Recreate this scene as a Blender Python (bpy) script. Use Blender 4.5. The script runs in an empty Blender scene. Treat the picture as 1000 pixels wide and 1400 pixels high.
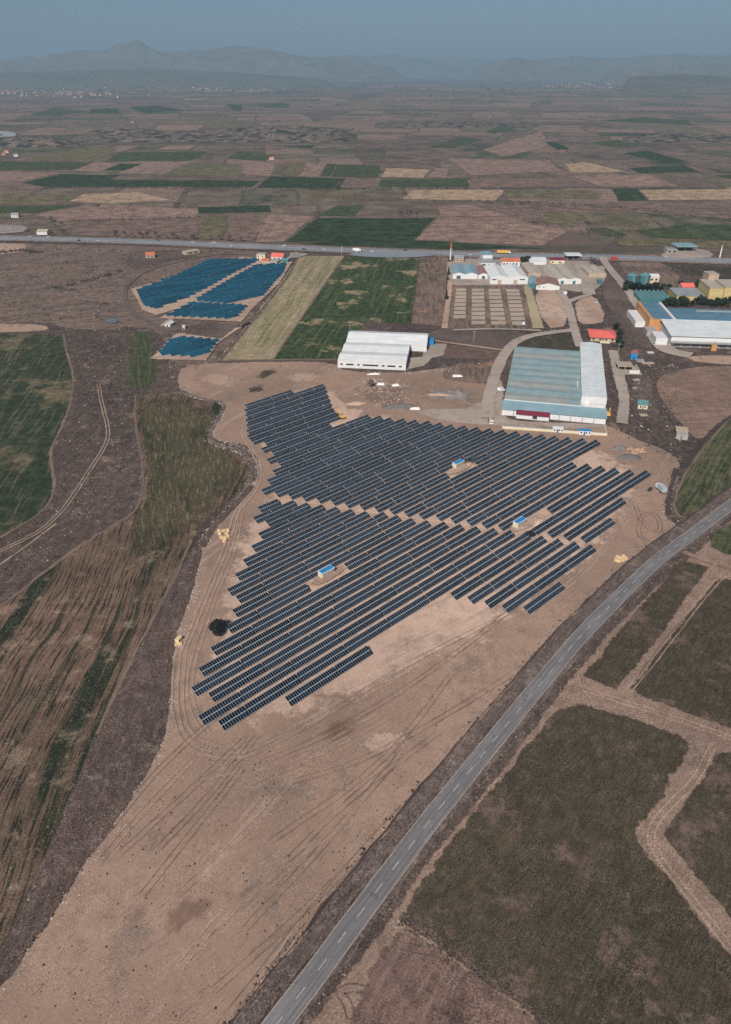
import bpy, math, random
import numpy as np
from mathutils import Vector, noise, geometry

# ------------------------------------------------------------------ camera, sky, sun, exposure
CAM_H = 190.0                      # drone height in metres
PITCH = math.atan(605 / 1000.0)    # camera looks down by this angle
sc = bpy.context.scene
C = sc.collection
cam_d = bpy.data.cameras.new('camera')
cam_d.sensor_fit = 'VERTICAL'
cam_d.sensor_height = 36.0
cam_d.sensor_width = 36.0
cam_d.lens = 36.0 * 1000 / 1400
cam_d.clip_start = 1.0
cam_d.clip_end = 120000.0
cam = bpy.data.objects.new('camera', cam_d)
cam.location = (0, 0, CAM_H)
cam.rotation_euler = (math.pi / 2 - PITCH, 0, 0)
C.objects.link(cam)
sc.camera = cam

SUN_AZ, SUN_EL = math.radians(200), math.radians(40)
w = bpy.data.worlds.new('World')
sc.world = w
w.use_nodes = True
wn = w.node_tree
sky_n = wn.nodes.new('ShaderNodeTexSky')
sky_n.sky_type = 'NISHITA'
sky_n.sun_disc = False
sky_n.sun_elevation = SUN_EL
sky_n.sun_rotation = SUN_AZ
sky_n.altitude = 2000
sky_n.air_density = 1.0
sky_n.dust_density = 4.5
sky_n.ozone_density = 5.0
wn.links.new(sky_n.outputs[0], wn.nodes['Background'].inputs[0])
wn.nodes['Background'].inputs[1].default_value = 0.05
sun_d = bpy.data.lights.new('sun', 'SUN')
sun_d.energy = 4.8
sun_d.angle = math.radians(9)
sun_d.color = (1.0, 0.93, 0.86)
sun = bpy.data.objects.new('sun', sun_d)
sun.location = (200, -300, 400)
sd = Vector((math.sin(SUN_AZ) * math.cos(SUN_EL), math.cos(SUN_AZ) * math.cos(SUN_EL), math.sin(SUN_EL)))
sun.rotation_euler = sd.to_track_quat('Z', 'Y').to_euler()
C.objects.link(sun)
sc.view_settings.view_transform = 'Standard'
sc.view_settings.look = 'None'
sc.view_settings.gamma = 1.0
sc.view_settings.exposure = 0.22
sc.render.engine = 'CYCLES'
sc.cycles.max_bounces = 6
sc.cycles.volume_bounces = 0
sc.cycles.transparent_max_bounces = 12
sc.cycles.use_denoising = False
HAZE_DENSITY = 7.8e-5
HAZE_TOP = 900.0

R = random.Random(7)

# ------------------------------------------------------------------ helpers
def U(x, y, z=0.0):
    """map position (survey of the photograph) -> ground metres at height z"""
    dx = (x - 500) / 1000.0
    dy = -(y - 700) / 1000.0
    fy = math.cos(PITCH) + dy * math.sin(PITCH)
    fz = -math.sin(PITCH) + dy * math.cos(PITCH)
    t = (z - CAM_H) / fz
    return (dx * t, fy * t)

def lin(c):
    c = c / 255.0
    return c / 12.92 if c <= 0.04045 else ((c + 0.055) / 1.055) ** 2.4
KA = 1.12
def S(r, g, b):
    return (min(.82, lin(r) * KA), min(.82, lin(g) * KA), min(.82, lin(b) * KA), 1)

class MB:
    def __init__(s):
        s.v = []; s.f = []; s.m = []
    def poly(s, pts, m=0):
        i = len(s.v); s.v += [tuple(p) for p in pts]; s.f.append(tuple(range(i, i + len(pts)))); s.m.append(m)
    def box(s, x0, x1, y0, y1, z0, z1, m=0):
        i = len(s.v)
        s.v += [(x0, y0, z0), (x1, y0, z0), (x1, y1, z0), (x0, y1, z0), (x0, y0, z1), (x1, y0, z1), (x1, y1, z1), (x0, y1, z1)]
        for f in ((3, 2, 1, 0), (4, 5, 6, 7), (0, 1, 5, 4), (1, 2, 6, 5), (2, 3, 7, 6), (3, 0, 4, 7)):
            s.f.append(tuple(i + k for k in f)); s.m.append(m)
        return s
    def prism(s, prof, a0, a1, axis='x', m=0):
        """prof: list of (p,z); extruded along axis"""
        n = len(prof); i = len(s.v)
        for a in (a0, a1):
            for p, z in prof:
                s.v.append((a, p, z) if axis == 'x' else (p, a, z))
        s.f.append(tuple(i + k for k in range(n))); s.m.append(m)
        s.f.append(tuple(i + n + k for k in reversed(range(n)))); s.m.append(m)
        for k in range(n):
            j = (k + 1) % n
            s.f.append((i + k, i + n + k, i + n + j, i + j)); s.m.append(m)
        return s
    def cyl(s, x, y, z0, z1, r0, r1=None, n=10, m=0, axis='z'):
        r1 = r0 if r1 is None else r1
        i = len(s.v)
        for (z, r) in ((z0, r0), (z1, r1)):
            for k in range(n):
                a = 2 * math.pi * k / n
                p = (r * math.cos(a), r * math.sin(a))
                if axis == 'z': s.v.append((x + p[0], y + p[1], z))
                elif axis == 'y': s.v.append((x + p[0], z, y + p[1]))
                else: s.v.append((z, x + p[0], y + p[1]))
        s.f.append(tuple(i + k for k in reversed(range(n)))); s.m.append(m)
        s.f.append(tuple(i + n + k for k in range(n))); s.m.append(m)
        for k in range(n):
            j = (k + 1) % n
            s.f.append((i + k, i + j, i + n + j, i + n + k)); s.m.append(m)
        return s
    def mesh(s, name, mats):
        me = bpy.data.meshes.new(name)
        me.from_pydata(s.v, [], s.f)
        if not isinstance(mats, (list, tuple)): mats = [mats]
        for m in mats: me.materials.append(m)
        if len(mats) > 1: me.polygons.foreach_set('material_index', s.m)
        import bmesh
        b = bmesh.new(); b.from_mesh(me); bmesh.ops.recalc_face_normals(b, faces=b.faces); b.to_mesh(me); b.free()
        return me

def link(name, me, parent=None):
    o = bpy.data.objects.new(name, me)
    C.objects.link(o)
    if parent is not None: o.parent = parent
    return o
def part(name, mb, mat, parent=None):
    return link(name, mb.mesh(name, mat), parent)
def tag(o, label, cat, group=None):
    o['label'] = label; o['category'] = cat
    if group: o['group'] = group
    return o
def thing(name, label, cat, loc=(0, 0, 0), rz=0.0, group=None):
    o = bpy.data.objects.new(name, None)
    o.empty_display_size = 1
    C.objects.link(o)
    o.location = loc if len(loc) == 3 else (loc[0], loc[1], 0)
    o.rotation_euler = (0, 0, rz)
    return tag(o, label, cat, group)
def copy_tree(o, parent=None):
    c = o.copy(); C.objects.link(c); c.parent = parent
    for ch in o.children: copy_tree(ch, c)
    return c

# ------------------------------------------------------------------ materials
class NT:
    def __init__(s, name):
        s.mat = bpy.data.materials.new(name); s.mat.use_nodes = True
        s.t = s.mat.node_tree; s.t.nodes.clear()
        s.out = s.t.nodes.new('ShaderNodeOutputMaterial')
    def n(s, typ, ins=None, **kw):
        nd = s.t.nodes.new(typ)
        for k, v in kw.items(): setattr(nd, k, v)
        for k, v in (ins or {}).items():
            if isinstance(v, bpy.types.NodeSocket): s.t.links.new(v, nd.inputs[k])
            else: nd.inputs[k].default_value = v
        return nd
    def math(s, op, a, b=None, c=None, clamp=False):
        ins = {0: a}
        if b is not None: ins[1] = b
        if c is not None: ins[2] = c
        return s.n('ShaderNodeMath', ins, operation=op, use_clamp=clamp).outputs[0]
    def noise(s, vec, scale, detail=4, rough=.55, dist=0):
        return s.n('ShaderNodeTexNoise', {'Vector': vec, 'Scale': scale, 'Detail': detail, 'Roughness': rough, 'Distortion': dist}, noise_dimensions='2D').outputs[0]
    def mr(s, v, a, b, c=0., d=1.):
        return s.n('ShaderNodeMapRange', {0: v, 1: a, 2: b, 3: c, 4: d}, interpolation_type='SMOOTHSTEP').outputs[0]
    def mix(s, f, a, b, blend='MIX'):
        nd = s.n('ShaderNodeMix', data_type='RGBA', blend_type=blend)
        for k, v in ((0, f), (6, a), (7, b)):
            if isinstance(v, bpy.types.NodeSocket): s.t.links.new(v, nd.inputs[k])
            else: nd.inputs[k].default_value = v
        return nd.outputs[2]
    def bsdf(s, **ins):
        return s.n('ShaderNodeBsdfPrincipled', ins)
    def done(s, sh):
        s.t.links.new(sh, s.out.inputs[0]); return s.mat

def plain(name, col, rough=.6, metal=0., var=.12, scale=.6, spec=.4):
    t = NT(name)
    p = t.n('ShaderNodeTexCoord').outputs['Object']
    nz = t.n('ShaderNodeTexNoise', {'Vector': p, 'Scale': scale, 'Detail': 5., 'Roughness': .6}).outputs[0]
    v = t.mr(nz, .3, .7, 1 - var, 1 + var * .6)
    c = t.mix(1., col, t.n('ShaderNodeCombineColor', {0: v, 1: v, 2: v}).outputs[0], 'MULTIPLY')
    b = t.bsdf(**{'Base Color': c, 'Roughness': rough, 'Metallic': metal, 'Specular IOR Level': spec})
    return t.done(b.outputs[0])

def sheet(name, col, axis='X', period=1.0, rough=.45, stain=(.0, None), var=.1, spec=.4):
    """profiled metal / tile roof: ribs along one axis plus stains"""
    t = NT(name)
    p = t.n('ShaderNodeTexCoord').outputs['Object']
    wv = t.n('ShaderNodeTexWave', {'Vector': p, 'Scale': .314 / period * 1.0, 'Distortion': .0}, bands_direction=axis).outputs[1]
    nz = t.n('ShaderNodeTexNoise', {'Vector': p, 'Scale': .12, 'Detail': 6., 'Roughness': .65}).outputs[0]
    v = t.mr(nz, .3, .7, 1 - var, 1 + var * .5)
    v = t.math('MULTIPLY', v, t.mr(wv, 0., .5, .86, 1.))
    c = t.mix(1., col, t.n('ShaderNodeCombineColor', {0: v, 1: v, 2: v}).outputs[0], 'MULTIPLY')
    if stain[1]:
        m = t.n('ShaderNodeMapping', {'Vector': p, 'Scale': (.05, .4, 1)}).outputs[0]
        n2 = t.n('ShaderNodeTexNoise', {'Vector': m, 'Scale': 1., 'Detail': 5., 'Roughness': .7}).outputs[0]
        c = t.mix(t.math('MULTIPLY', t.mr(n2, .48, .62), stain[0]), c, stain[1])
    bp = t.n('ShaderNodeBump', {'Height': wv, 'Strength': .5, 'Distance': .05}).outputs[0]
    b = t.bsdf(**{'Base Color': c, 'Roughness': rough, 'Normal': bp, 'Specular IOR Level': spec})
    return t.done(b.outputs[0])

def ground_mat(name, base, alt, streak=None, amt=.0, ang=0., period=1.2, stretch=30., big=.02, mid=.16, fine=1.7, grain=.36,
               patch=None, patch_amt=0., patch_scale=.05, patch_lo=.55, patch_hi=.68, warp=2.5, alpha=False, bump=.25, attr_col=False, edge_scale=.35, opac=1., speck=None,
               streak2=None, amt2=0., period2=6., stretch2=90., lo=.42, hi=.6, mott=None, mott2=None):
    t = NT(name)
    pos = t.n('ShaderNodeNewGeometry').outputs['Position']
    wz = t.n('ShaderNodeTexNoise', {'Vector': pos, 'Scale': .011, 'Detail': 2.}, noise_dimensions='2D').outputs[1]
    wz = t.n('ShaderNodeVectorMath', {0: wz, 1: (.5, .5, .5)}, operation='SUBTRACT').outputs[0]
    wz = t.n('ShaderNodeVectorMath', {0: wz, 'Scale': warp * 4}, operation='SCALE').outputs[0]
    wp = t.n('ShaderNodeVectorMath', {0: pos, 1: wz}, operation='ADD').outputs[0]
    rot = t.n('ShaderNodeVectorRotate', {'Vector': wp, 'Angle': -ang}, rotation_type='Z_AXIS').outputs[0]
    nb = t.noise(pos, big, 5, .6)
    nm = t.noise(pos, mid, 5, .65)
    nf = t.noise(pos, fine, 4, .7)
    s = t.math('ADD', t.math('MULTIPLY', nb, .6), t.math('MULTIPLY', nm, .4))
    if attr_col:
        c0 = t.n('ShaderNodeAttribute', attribute_name='Col').outputs[0]
        c = t.mix(t.mr(s, .4, .62, 0., .6), c0, alt)
    else:
        c = t.mix(t.mr(s, .4, .62), base, alt)
    h = t.math('MULTIPLY', nf, .5)
    if streak2:
        m2 = t.n('ShaderNodeMapping', {'Vector': rot, 'Scale': (1 / stretch2, 1 / period2, 1)}).outputs[0]
        n2 = t.noise(m2, 1., 4, .6)
        c = t.mix(t.math('MULTIPLY', t.mr(n2, lo + .03, hi + .02), amt2), c, streak2)
    if streak:
        m = t.n('ShaderNodeMapping', {'Vector': rot, 'Scale': (1 / stretch, 1 / period, 1)}).outputs[0]
        ns = t.noise(m, 1., 5, .62)
        c = t.mix(t.math('MULTIPLY', t.mr(ns, lo, hi), amt), c, streak)
        h = t.math('ADD', h, t.math('MULTIPLY', ns, 1.0))
    if patch:
        npz = t.noise(t.n('ShaderNodeVectorMath', {0: pos, 1: (317., 91., 0)}, operation='ADD').outputs[0], patch_scale, 7, .68)
        c = t.mix(t.math('MULTIPLY', t.mr(npz, patch_lo, patch_hi), patch_amt), c, patch)
    for k, mo in enumerate((mott, mott2)):
        if mo:
            nq = t.noise(t.n('ShaderNodeVectorMath', {0: pos, 1: (911. + 77 * k, 233., 0)}, operation='ADD').outputs[0], mo[2], 6, .75, .3)
            c = t.mix(t.math('MULTIPLY', t.mr(nq, mo[3] if len(mo) > 3 else .48, mo[4] if len(mo) > 4 else .66), mo[1]), c, mo[0])
    if speck:
        nk = t.noise(pos, 2.4, 2, .5)
        c = t.mix(t.math('MULTIPLY', t.mr(nk, .64, .72), speck[0]), c, speck[1])
    grain = grain * 1.3
    amp = t.mr(t.noise(t.n('ShaderNodeVectorMath', {0: pos, 1: (55., 713., 0)}, operation='ADD').outputs[0], mid * .35, 3, .6), .35, .65, .35, 1.25)
    v = t.math('ADD', 1., t.math('MULTIPLY', t.mr(nf, .25, .75, -grain, grain), amp))
    v2 = t.mr(nm, .3, .7, 1 - grain * .5, 1 + grain * .5)
    v = t.math('MULTIPLY', v, v2)
    c = t.mix(1., c, t.n('ShaderNodeCombineColor', {0: v, 1: v, 2: v}).outputs[0], 'MULTIPLY')
    bp = t.n('ShaderNodeBump', {'Height': h, 'Strength': 1., 'Distance': bump}).outputs[0]
    b = t.bsdf(**{'Base Color': c, 'Roughness': .95, 'Normal': bp, 'Specular IOR Level': .1})
    sh = b.outputs[0]
    if alpha:
        e = t.n('ShaderNodeAttribute', attribute_name='edge').outputs['Fac']
        en = t.math('MULTIPLY', t.math('SUBTRACT', t.noise(pos, edge_scale, 6, .7), .5), 1.5)
        a = t.mr(t.math('ADD', e, en), .3, .7, 0., opac)
        tr = t.n('ShaderNodeBsdfTransparent').outputs[0]
        sh = t.n('ShaderNodeMixShader', {0: a, 1: tr, 2: sh}).outputs[0]
    return t.done(sh)

def dirpx(a, b):
    p, q = U(*a), U(*b)
    return math.atan2(q[1] - p[1], q[0] - p[0])

# ------------------------------------------------------------------ flat pieces of land
LAYER = [0.0]
def next_z(step=0.004):
    LAYER[0] += step
    return LAYER[0]
def smooth_line(pts, closed=False, it=2):
    for _ in range(it):
        out = []
        n = len(pts)
        rng = range(n if closed else n - 1)
        if not closed: out.append(pts[0])
        for i in rng:
            a, b = pts[i], pts[(i + 1) % n]
            out.append((a[0] * .75 + b[0] * .25, a[1] * .75 + b[1] * .25))
            out.append((a[0] * .25 + b[0] * .75, a[1] * .25 + b[1] * .75))
        if not closed: out.append(pts[-1])
        pts = out
    return pts
def resample(pts, seg, closed=False):
    out = []
    n = len(pts)
    for i in range(n if closed else n - 1):
        a, b = pts[i], pts[(i + 1) % n]
        L = math.hypot(b[0] - a[0], b[1] - a[1])
        k = max(1, int(L / seg))
        for j in range(k):
            out.append((a[0] + (b[0] - a[0]) * j / k, a[1] + (b[1] - a[1]) * j / k))
    if not closed: out.append(pts[-1])
    return out
def set_attr(me, name, vals):
    at = me.attributes.new(name, 'FLOAT', 'POINT')
    at.data.foreach_set('value', list(vals))
def field(name, px, mat, edge=1.5, seg=6., jit=.5, sm=1, step=.004, ground=False, z=None):
    pts = list(px) if ground else [U(*p) for p in px]
    if sm: pts = smooth_line(pts, True, sm)
    pts = resample(pts, seg, True)
    pts = [(p[0] + jit * noise.noise((p[0] / (seg * 1.7), p[1] / (seg * 1.7), 3.1)) * 2, p[1] + jit * noise.noise((p[0] / (seg * 1.7), p[1] / (seg * 1.7), 9.7)) * 2) for p in pts]
    ar = sum(pts[i - 1][0] * pts[i][1] - pts[i][0] * pts[i - 1][1] for i in range(len(pts)))
    if ar < 0: pts.reverse()
    n = len(pts)
    z = next_z(step) if z is None else z
    inner = []; outer = []
    for i in range(n):
        a, b = pts[i - 1], pts[(i + 1) % n]
        dx, dy = b[0] - a[0], b[1] - a[1]
        L = math.hypot(dx, dy) or 1
        inner.append((pts[i][0] - dy / L * edge * .5, pts[i][1] + dx / L * edge * .5))
        outer.append((pts[i][0] + dy / L * edge * .5, pts[i][1] - dx / L * edge * .5))
    pts = outer
    V = [(p[0], p[1], z) for p in pts] + [(p[0], p[1], z) for p in inner]
    F = [(i, (i + 1) % n, n + (i + 1) % n, n + i) for i in range(n)]
    tess = geometry.tessellate_polygon([[Vector((p[0], p[1], 0)) for p in inner]])
    for tr in tess:
        a, b, c = [inner[k] for k in tr]
        cr = (b[0] - a[0]) * (c[1] - a[1]) - (b[1] - a[1]) * (c[0] - a[0])
        F.append(tuple(n + k for k in (tr if cr > 0 else tr[::-1])))
    me = bpy.data.meshes.new(name)
    me.from_pydata(V, [], F)
    me.materials.append(mat)
    set_attr(me, 'edge', [0.] * n + [1.] * n)
    o = link(name, me); o['kind'] = 'structure'
    return o
def patch(name, px, mat, soft=.95, step=.004):
    pts = resample(smooth_line([U(*p) for p in px], True, 2), 5., True)
    cx = sum(p[0] for p in pts) / len(pts); cy = sum(p[1] for p in pts) / len(pts)
    ar = sum(pts[i - 1][0] * pts[i][1] - pts[i][0] * pts[i - 1][1] for i in range(len(pts)))
    if ar < 0: pts.reverse()
    n = len(pts); z = next_z(step)
    V = [(p[0], p[1], z) for p in pts] + [(cx + (p[0] - cx) * (1 - soft), cy + (p[1] - cy) * (1 - soft), z) for p in pts] + [(cx, cy, z)]
    F = [(i, (i + 1) % n, n + (i + 1) % n, n + i) for i in range(n)] + [(n + i, n + (i + 1) % n, 2 * n) for i in range(n)]
    me = bpy.data.meshes.new(name); me.from_pydata(V, [], F); me.materials.append(mat)
    set_attr(me, 'edge', [0.] * n + [1.] * (n + 1))
    o = link(name, me); o['kind'] = 'structure'
    return o
def line_px(px, it=2, seg=4., ground=False):
    return resample(smooth_line(list(px) if ground else [U(*p) for p in px], False, it), seg)
def normals2(pts):
    out = []
    for i in range(len(pts)):
        a, b = pts[max(0, i - 1)], pts[min(len(pts) - 1, i + 1)]
        dx, dy = b[0] - a[0], b[1] - a[1]
        L = math.hypot(dx, dy) or 1
        out.append((-dy / L, dx / L))
    return out
def ribbon(name, pts, width, mat, edge=.25, off=0., step=.004, jit=.0, z=None, parent=None):
    z = next_z(step) if z is None else z
    N = normals2(pts)
    V = []; F = []; E = []; Cc = []; Al = []
    al = 0
    for i, (p, nn) in enumerate(zip(pts, N)):
        if i: al += math.hypot(p[0] - pts[i - 1][0], p[1] - pts[i - 1][1])
        ww = (width[min(i * len(width) // len(pts), len(width) - 1)] if isinstance(width, (list, tuple)) else width)
        j1 = jit * noise.noise((p[0] / 7, p[1] / 7, 1.3)); j2 = jit * noise.noise((p[0] / 7, p[1] / 7, 5.3))
        for (s, e) in ((-1, 0.), (-1 + 2 * edge, 1.), (1 - 2 * edge, 1.), (1, 0.)):
            d = off + s * ww / 2 + (j1 if s < 0 else j2)
            V.append((p[0] + nn[0] * d, p[1] + nn[1] * d, z)); E.append(e); Cc.append(s); Al.append(al)
        if i:
            b = i * 4
            for k in range(3): F.append((b - 4 + k, b - 4 + k + 1, b + k + 1, b + k)[::-1])
    me = bpy.data.meshes.new(name)
    me.from_pydata(V, [], F); me.materials.append(mat)
    set_attr(me, 'edge', E); set_attr(me, 'cross', Cc); set_attr(me, 'along', Al)
    o = link(name, me, parent)
    if parent is None: o['kind'] = 'structure'
    return o

# palette (albedo from observed tones)
TAN = S(145, 121, 105); TAN2 = S(124, 104, 91); PALE = S(172, 150, 134); REDSOIL = S(126, 100, 88)
SCRUB = S(76, 66, 61); SCRUB2 = S(52, 46, 44); DARK = S(62, 54, 53); BROWN = S(122, 101, 92); PINK = S(140, 116, 106)
GREEN = S(58, 67, 48); DGREEN = S(42, 54, 38); OLIVE = S(100, 95, 72); GRASS = S(55, 52, 43); STRAW = S(158, 142, 116)

A_STRIP = dirpx((60, 1150), (215, 760))
M = {}
M['scrub'] = ground_mat('scrub_ground', SCRUB, SCRUB2, streak=BROWN, amt=.2, period=3., stretch=9., ang=1.4, patch=S(124, 108, 98), patch_amt=.6, patch_scale=.05, patch_lo=.57, patch_hi=.7, speck=(.45, S(150, 138, 128)), big=.012, mott=(S(112, 96, 87), .55, .22, .5, .68), mott2=(S(40, 37, 37), .55, .6, .52, .68))
M['scrub_brown'] = ground_mat('brown_scrub', S(104, 88, 79), S(86, 75, 68), streak=S(124, 106, 95), amt=.6, ang=.35, period=4., stretch=50., patch=S(58, 52, 50), patch_amt=.6, patch_scale=.03, alpha=True, mott=(S(134, 115, 102), .6, .12, .52, .68), mott2=(S(52, 47, 45), .6, .35, .52, .66), edge_scale=.1)
M['far'] = ground_mat('far_ground', S(100, 84, 75), S(84, 75, 67), streak=S(68, 66, 55), amt=.7, period=60., stretch=420., ang=.1, patch=S(72, 76, 58), patch_amt=.6, patch_scale=.004, big=.0015, mid=.006, fine=.03, warp=40, bump=.0, grain=.2)
M['soil'] = ground_mat('tan_soil', TAN, TAN2, streak=S(94, 80, 71), amt=.55, ang=dirpx((330, 1300), (600, 950)), period=.9, stretch=6., patch=S(112, 98, 90), patch_amt=.65, patch_scale=.06, patch_lo=.55, patch_hi=.68, alpha=True, big=.012, lo=.6, hi=.72, streak2=S(160, 138, 123), amt2=.6, period2=7., stretch2=140., bump=.12, grain=.2, fine=2.2, mott=(S(104, 88, 78), .5, .3, .55, .72), mott2=(S(164, 140, 124), .5, .9, .52, .68))
M['worked'] = ground_mat('worked_soil', S(180, 154, 136), S(162, 138, 122), streak=S(140, 120, 108), amt=.5, ang=dirpx((420, 1000), (700, 850)), period=2.4, stretch=30., patch=S(136, 117, 106), patch_amt=.6, patch_scale=.07, alpha=True, big=.014, lo=.53, hi=.68, bump=.12, grain=.22, fine=2.2, edge_scale=.1, mott=(S(128, 108, 95), .5, .28, .55, .72), mott2=(S(196, 172, 154), .5, .9, .52, .68))
M['soil_pale'] = ground_mat('pale_soil', S(166, 144, 128), TAN, patch=S(120, 104, 95), patch_amt=.6, patch_scale=.07, alpha=True)
M['redsoil'] = ground_mat('reddish_soil', REDSOIL, TAN2, patch=S(100, 80, 72), patch_amt=.5, patch_scale=.09, alpha=True, edge_scale=.12, opac=.4)
M['darksoil'] = ground_mat('dark_soil', S(98, 86, 80), SCRUB, patch=DARK, patch_amt=.4, patch_scale=.1, alpha=True, edge_scale=.25, mott=(S(122, 106, 96), .5, .3, .5, .68), mott2=(S(58, 51, 49), .5, .7, .52, .68))
M['verge'] = ground_mat('verge_scrub', S(92, 80, 75), S(70, 61, 59), streak=S(112, 98, 90), amt=.5, ang=dirpx((400, 1390), (700, 985)), period=1., stretch=12., patch=S(138, 122, 112), patch_amt=.5, patch_scale=.12, speck=(.6, S(150, 140, 132)), alpha=True, edge_scale=.5, mott=(S(122, 104, 94), .6, .4, .5, .66), mott2=(S(46, 41, 40), .6, .9, .5, .66))
M['ditch'] = ground_mat('ditch_scrub', S(82, 68, 63), S(58, 50, 49), streak=S(104, 88, 80), amt=.4, ang=A_STRIP, period=1.5, stretch=9., patch=S(128, 114, 104), patch_amt=.5, patch_scale=.14, patch_lo=.57, patch_hi=.7, speck=(.7, S(150, 140, 132)), alpha=True, edge_scale=.4, mott=(S(116, 98, 88), .6, .35, .52, .68), mott2=(S(38, 34, 35), .6, .8, .5, .66))
M['strip'] = ground_mat('striped_field', S(108, 87, 75), S(88, 74, 62), streak=S(34, 38, 29), amt=.95, ang=A_STRIP, period=.9, stretch=18., streak2=S(36, 46, 33), amt2=1., period2=12., stretch2=260., patch=S(150, 130, 112), patch_amt=.4, patch_scale=.08, alpha=True, warp=3., big=.012, lo=.5, hi=.62, mott=(S(54, 50, 42), .5, .5, .52, .68), mott2=(S(152, 130, 112), .45, 1.1, .55, .7))
M['strip2'] = ground_mat('striped_field_upper', S(80, 72, 56), S(60, 60, 44), streak=S(134, 116, 96), amt=.45, ang=dirpx((262, 690), (250, 560)), period=1., stretch=13., streak2=S(44, 50, 36), amt2=.7, period2=5., stretch2=40., alpha=True, warp=2.5, lo=.5, hi=.66, mott=(S(46, 50, 38), .6, .4, .48, .64), mott2=(S(128, 110, 90), .45, 1., .54, .7))
M['green_left'] = ground_mat('dark_green_field', S(44, 54, 40), S(56, 62, 46), streak=S(120, 106, 88), amt=.45, ang=dirpx((0, 560), (45, 500)), period=1.6, stretch=60., patch=S(112, 100, 80), patch_amt=.7, patch_scale=.022, patch_lo=.54, patch_hi=.66, alpha=True, lo=.54, hi=.66, mott=(S(30, 38, 28), .5, .5, .5, .66), mott2=(S(96, 88, 70), .3, .9, .54, .7))
M['green_small'] = ground_mat('small_green_field', S(58, 66, 46), S(48, 56, 40), streak=S(84, 82, 60), amt=.6, ang=dirpx((195, 520), (190, 470)), period=2., stretch=40., alpha=True)
M['stubble'] = ground_mat('stubble_field', S(136, 124, 98), S(112, 106, 80), streak=S(156, 138, 114), amt=.6, ang=dirpx((340, 490), (440, 350)), period=2.5, stretch=120., streak2=S(92, 94, 66), amt2=.6, period2=14., stretch2=150., alpha=True, mott=(S(98, 94, 68), .5, .2, .5, .68))
M['green_mid'] = ground_mat('winter_wheat_field', S(46, 60, 38), S(56, 68, 44), streak=S(92, 92, 66), amt=.6, ang=dirpx((400, 490), (500, 350)), period=2.5, stretch=110., patch=S(140, 124, 98), patch_amt=.9, patch_scale=.028, patch_lo=.57, patch_hi=.66, alpha=True, lo=.52, hi=.64, mott=(S(34, 44, 28), .5, .3, .5, .66), mott2=(S(104, 98, 72), .3, .7, .54, .7))
M['brown_strip'] = ground_mat('bare_strip', S(112, 94, 84), SCRUB, streak=S(132, 112, 98), amt=.5, ang=1.5, period=3., stretch=30., patch=S(146, 116, 92), patch_amt=.6, patch_scale=.04, alpha=True, mott=(S(84, 72, 64), .5, .25, .5, .68))
M['grass_right'] = ground_mat('rough_grass_field', S(66, 61, 49), S(55, 52, 41), streak=S(86, 76, 62), amt=.4, ang=dirpx((640, 1250), (760, 1090)), period=.8, stretch=7., patch=S(104, 87, 78), patch_amt=.85, patch_scale=.05, patch_lo=.545, patch_hi=.66, alpha=True, grain=.34, fine=1.8, big=.02, edge_scale=.3, mott=(S(98, 82, 72), .6, .35, .5, .68), mott2=(S(38, 40, 30), .6, .8, .52, .66), speck=(.5, S(128, 112, 98)))
M['brown_right'] = ground_mat('ploughed_field', S(108, 88, 80), S(84, 69, 65), streak=S(126, 104, 94), amt=.5, ang=dirpx((500, 1400), (560, 1290)), period=1.2, stretch=16., patch=S(70, 56, 54), patch_amt=.5, patch_scale=.06, alpha=True, mott=(S(62, 50, 46), .5, .4, .5, .68), mott2=(S(132, 110, 98), .4, 1., .54, .7))
M['brown_round'] = ground_mat('bare_brown_field', S(124, 102, 90), S(108, 90, 80), streak=S(136, 112, 98), amt=.4, ang=.2, period=3., stretch=40., patch=S(92, 77, 70), patch_amt=.6, patch_scale=.03, alpha=True, mott=(S(94, 78, 69), .5, .2, .5, .68))
M['green_corner'] = ground_mat('green_corner_field', S(58, 66, 46), S(76, 76, 56), streak=S(104, 96, 74), amt=.5, ang=dirpx((940, 690), (990, 610)), period=1.8, stretch=40., streak2=S(42, 52, 36), amt2=.7, period2=8., stretch2=80., alpha=True, mott=(S(40, 46, 32), .5, .4, .5, .66), mott2=(S(104, 94, 76), .4, .9, .54, .7))
M['path'] = ground_mat('dirt_path', S(132, 110, 97), S(115, 97, 86), streak=S(146, 124, 110), amt=.2, ang=dirpx((860, 940), (980, 780)), period=.8, stretch=14., patch=S(110, 98, 88), patch_amt=.3, patch_scale=.1, alpha=True, mott=(S(100, 86, 76), .5, .4, .52, .7), mott2=(S(168, 145, 129), .5, .9, .52, .68))
M['track'] = ground_mat('wheel_track', S(170, 148, 132), S(158, 136, 121), alpha=True, edge_scale=.5, opac=.65)
M['track_dark'] = ground_mat('rut', S(108, 92, 84), S(118, 102, 92), alpha=True, edge_scale=.6, opac=.7)
M['lane_pale'] = ground_mat('pale_wheel_lane', S(144, 125, 112), S(122, 106, 96), alpha=True, edge_scale=.5)
M['lane_dull'] = ground_mat('dull_lane', S(108, 96, 88), S(94, 84, 78), alpha=True, opac=.8)
M['gravel'] = ground_mat('gravel_lane', S(156, 144, 133), S(140, 129, 120), patch=S(104, 98, 94), patch_amt=.4, patch_scale=.1, alpha=True, grain=.16)
M['yard'] = ground_mat('concrete_yard', S(156, 142, 131), S(138, 127, 118), patch=S(112, 104, 100), patch_amt=.5, patch_scale=.06, alpha=True, grain=.15, mott=(S(108, 98, 92), .5, .2, .5, .68))
M['ash'] = ground_mat('grey_fill', S(124, 120, 118), S(136, 128, 122), patch=S(108, 100, 95), patch_amt=.6, patch_scale=.05, alpha=True, mott=(S(150, 132, 118), .6, .2, .5, .66))
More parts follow.
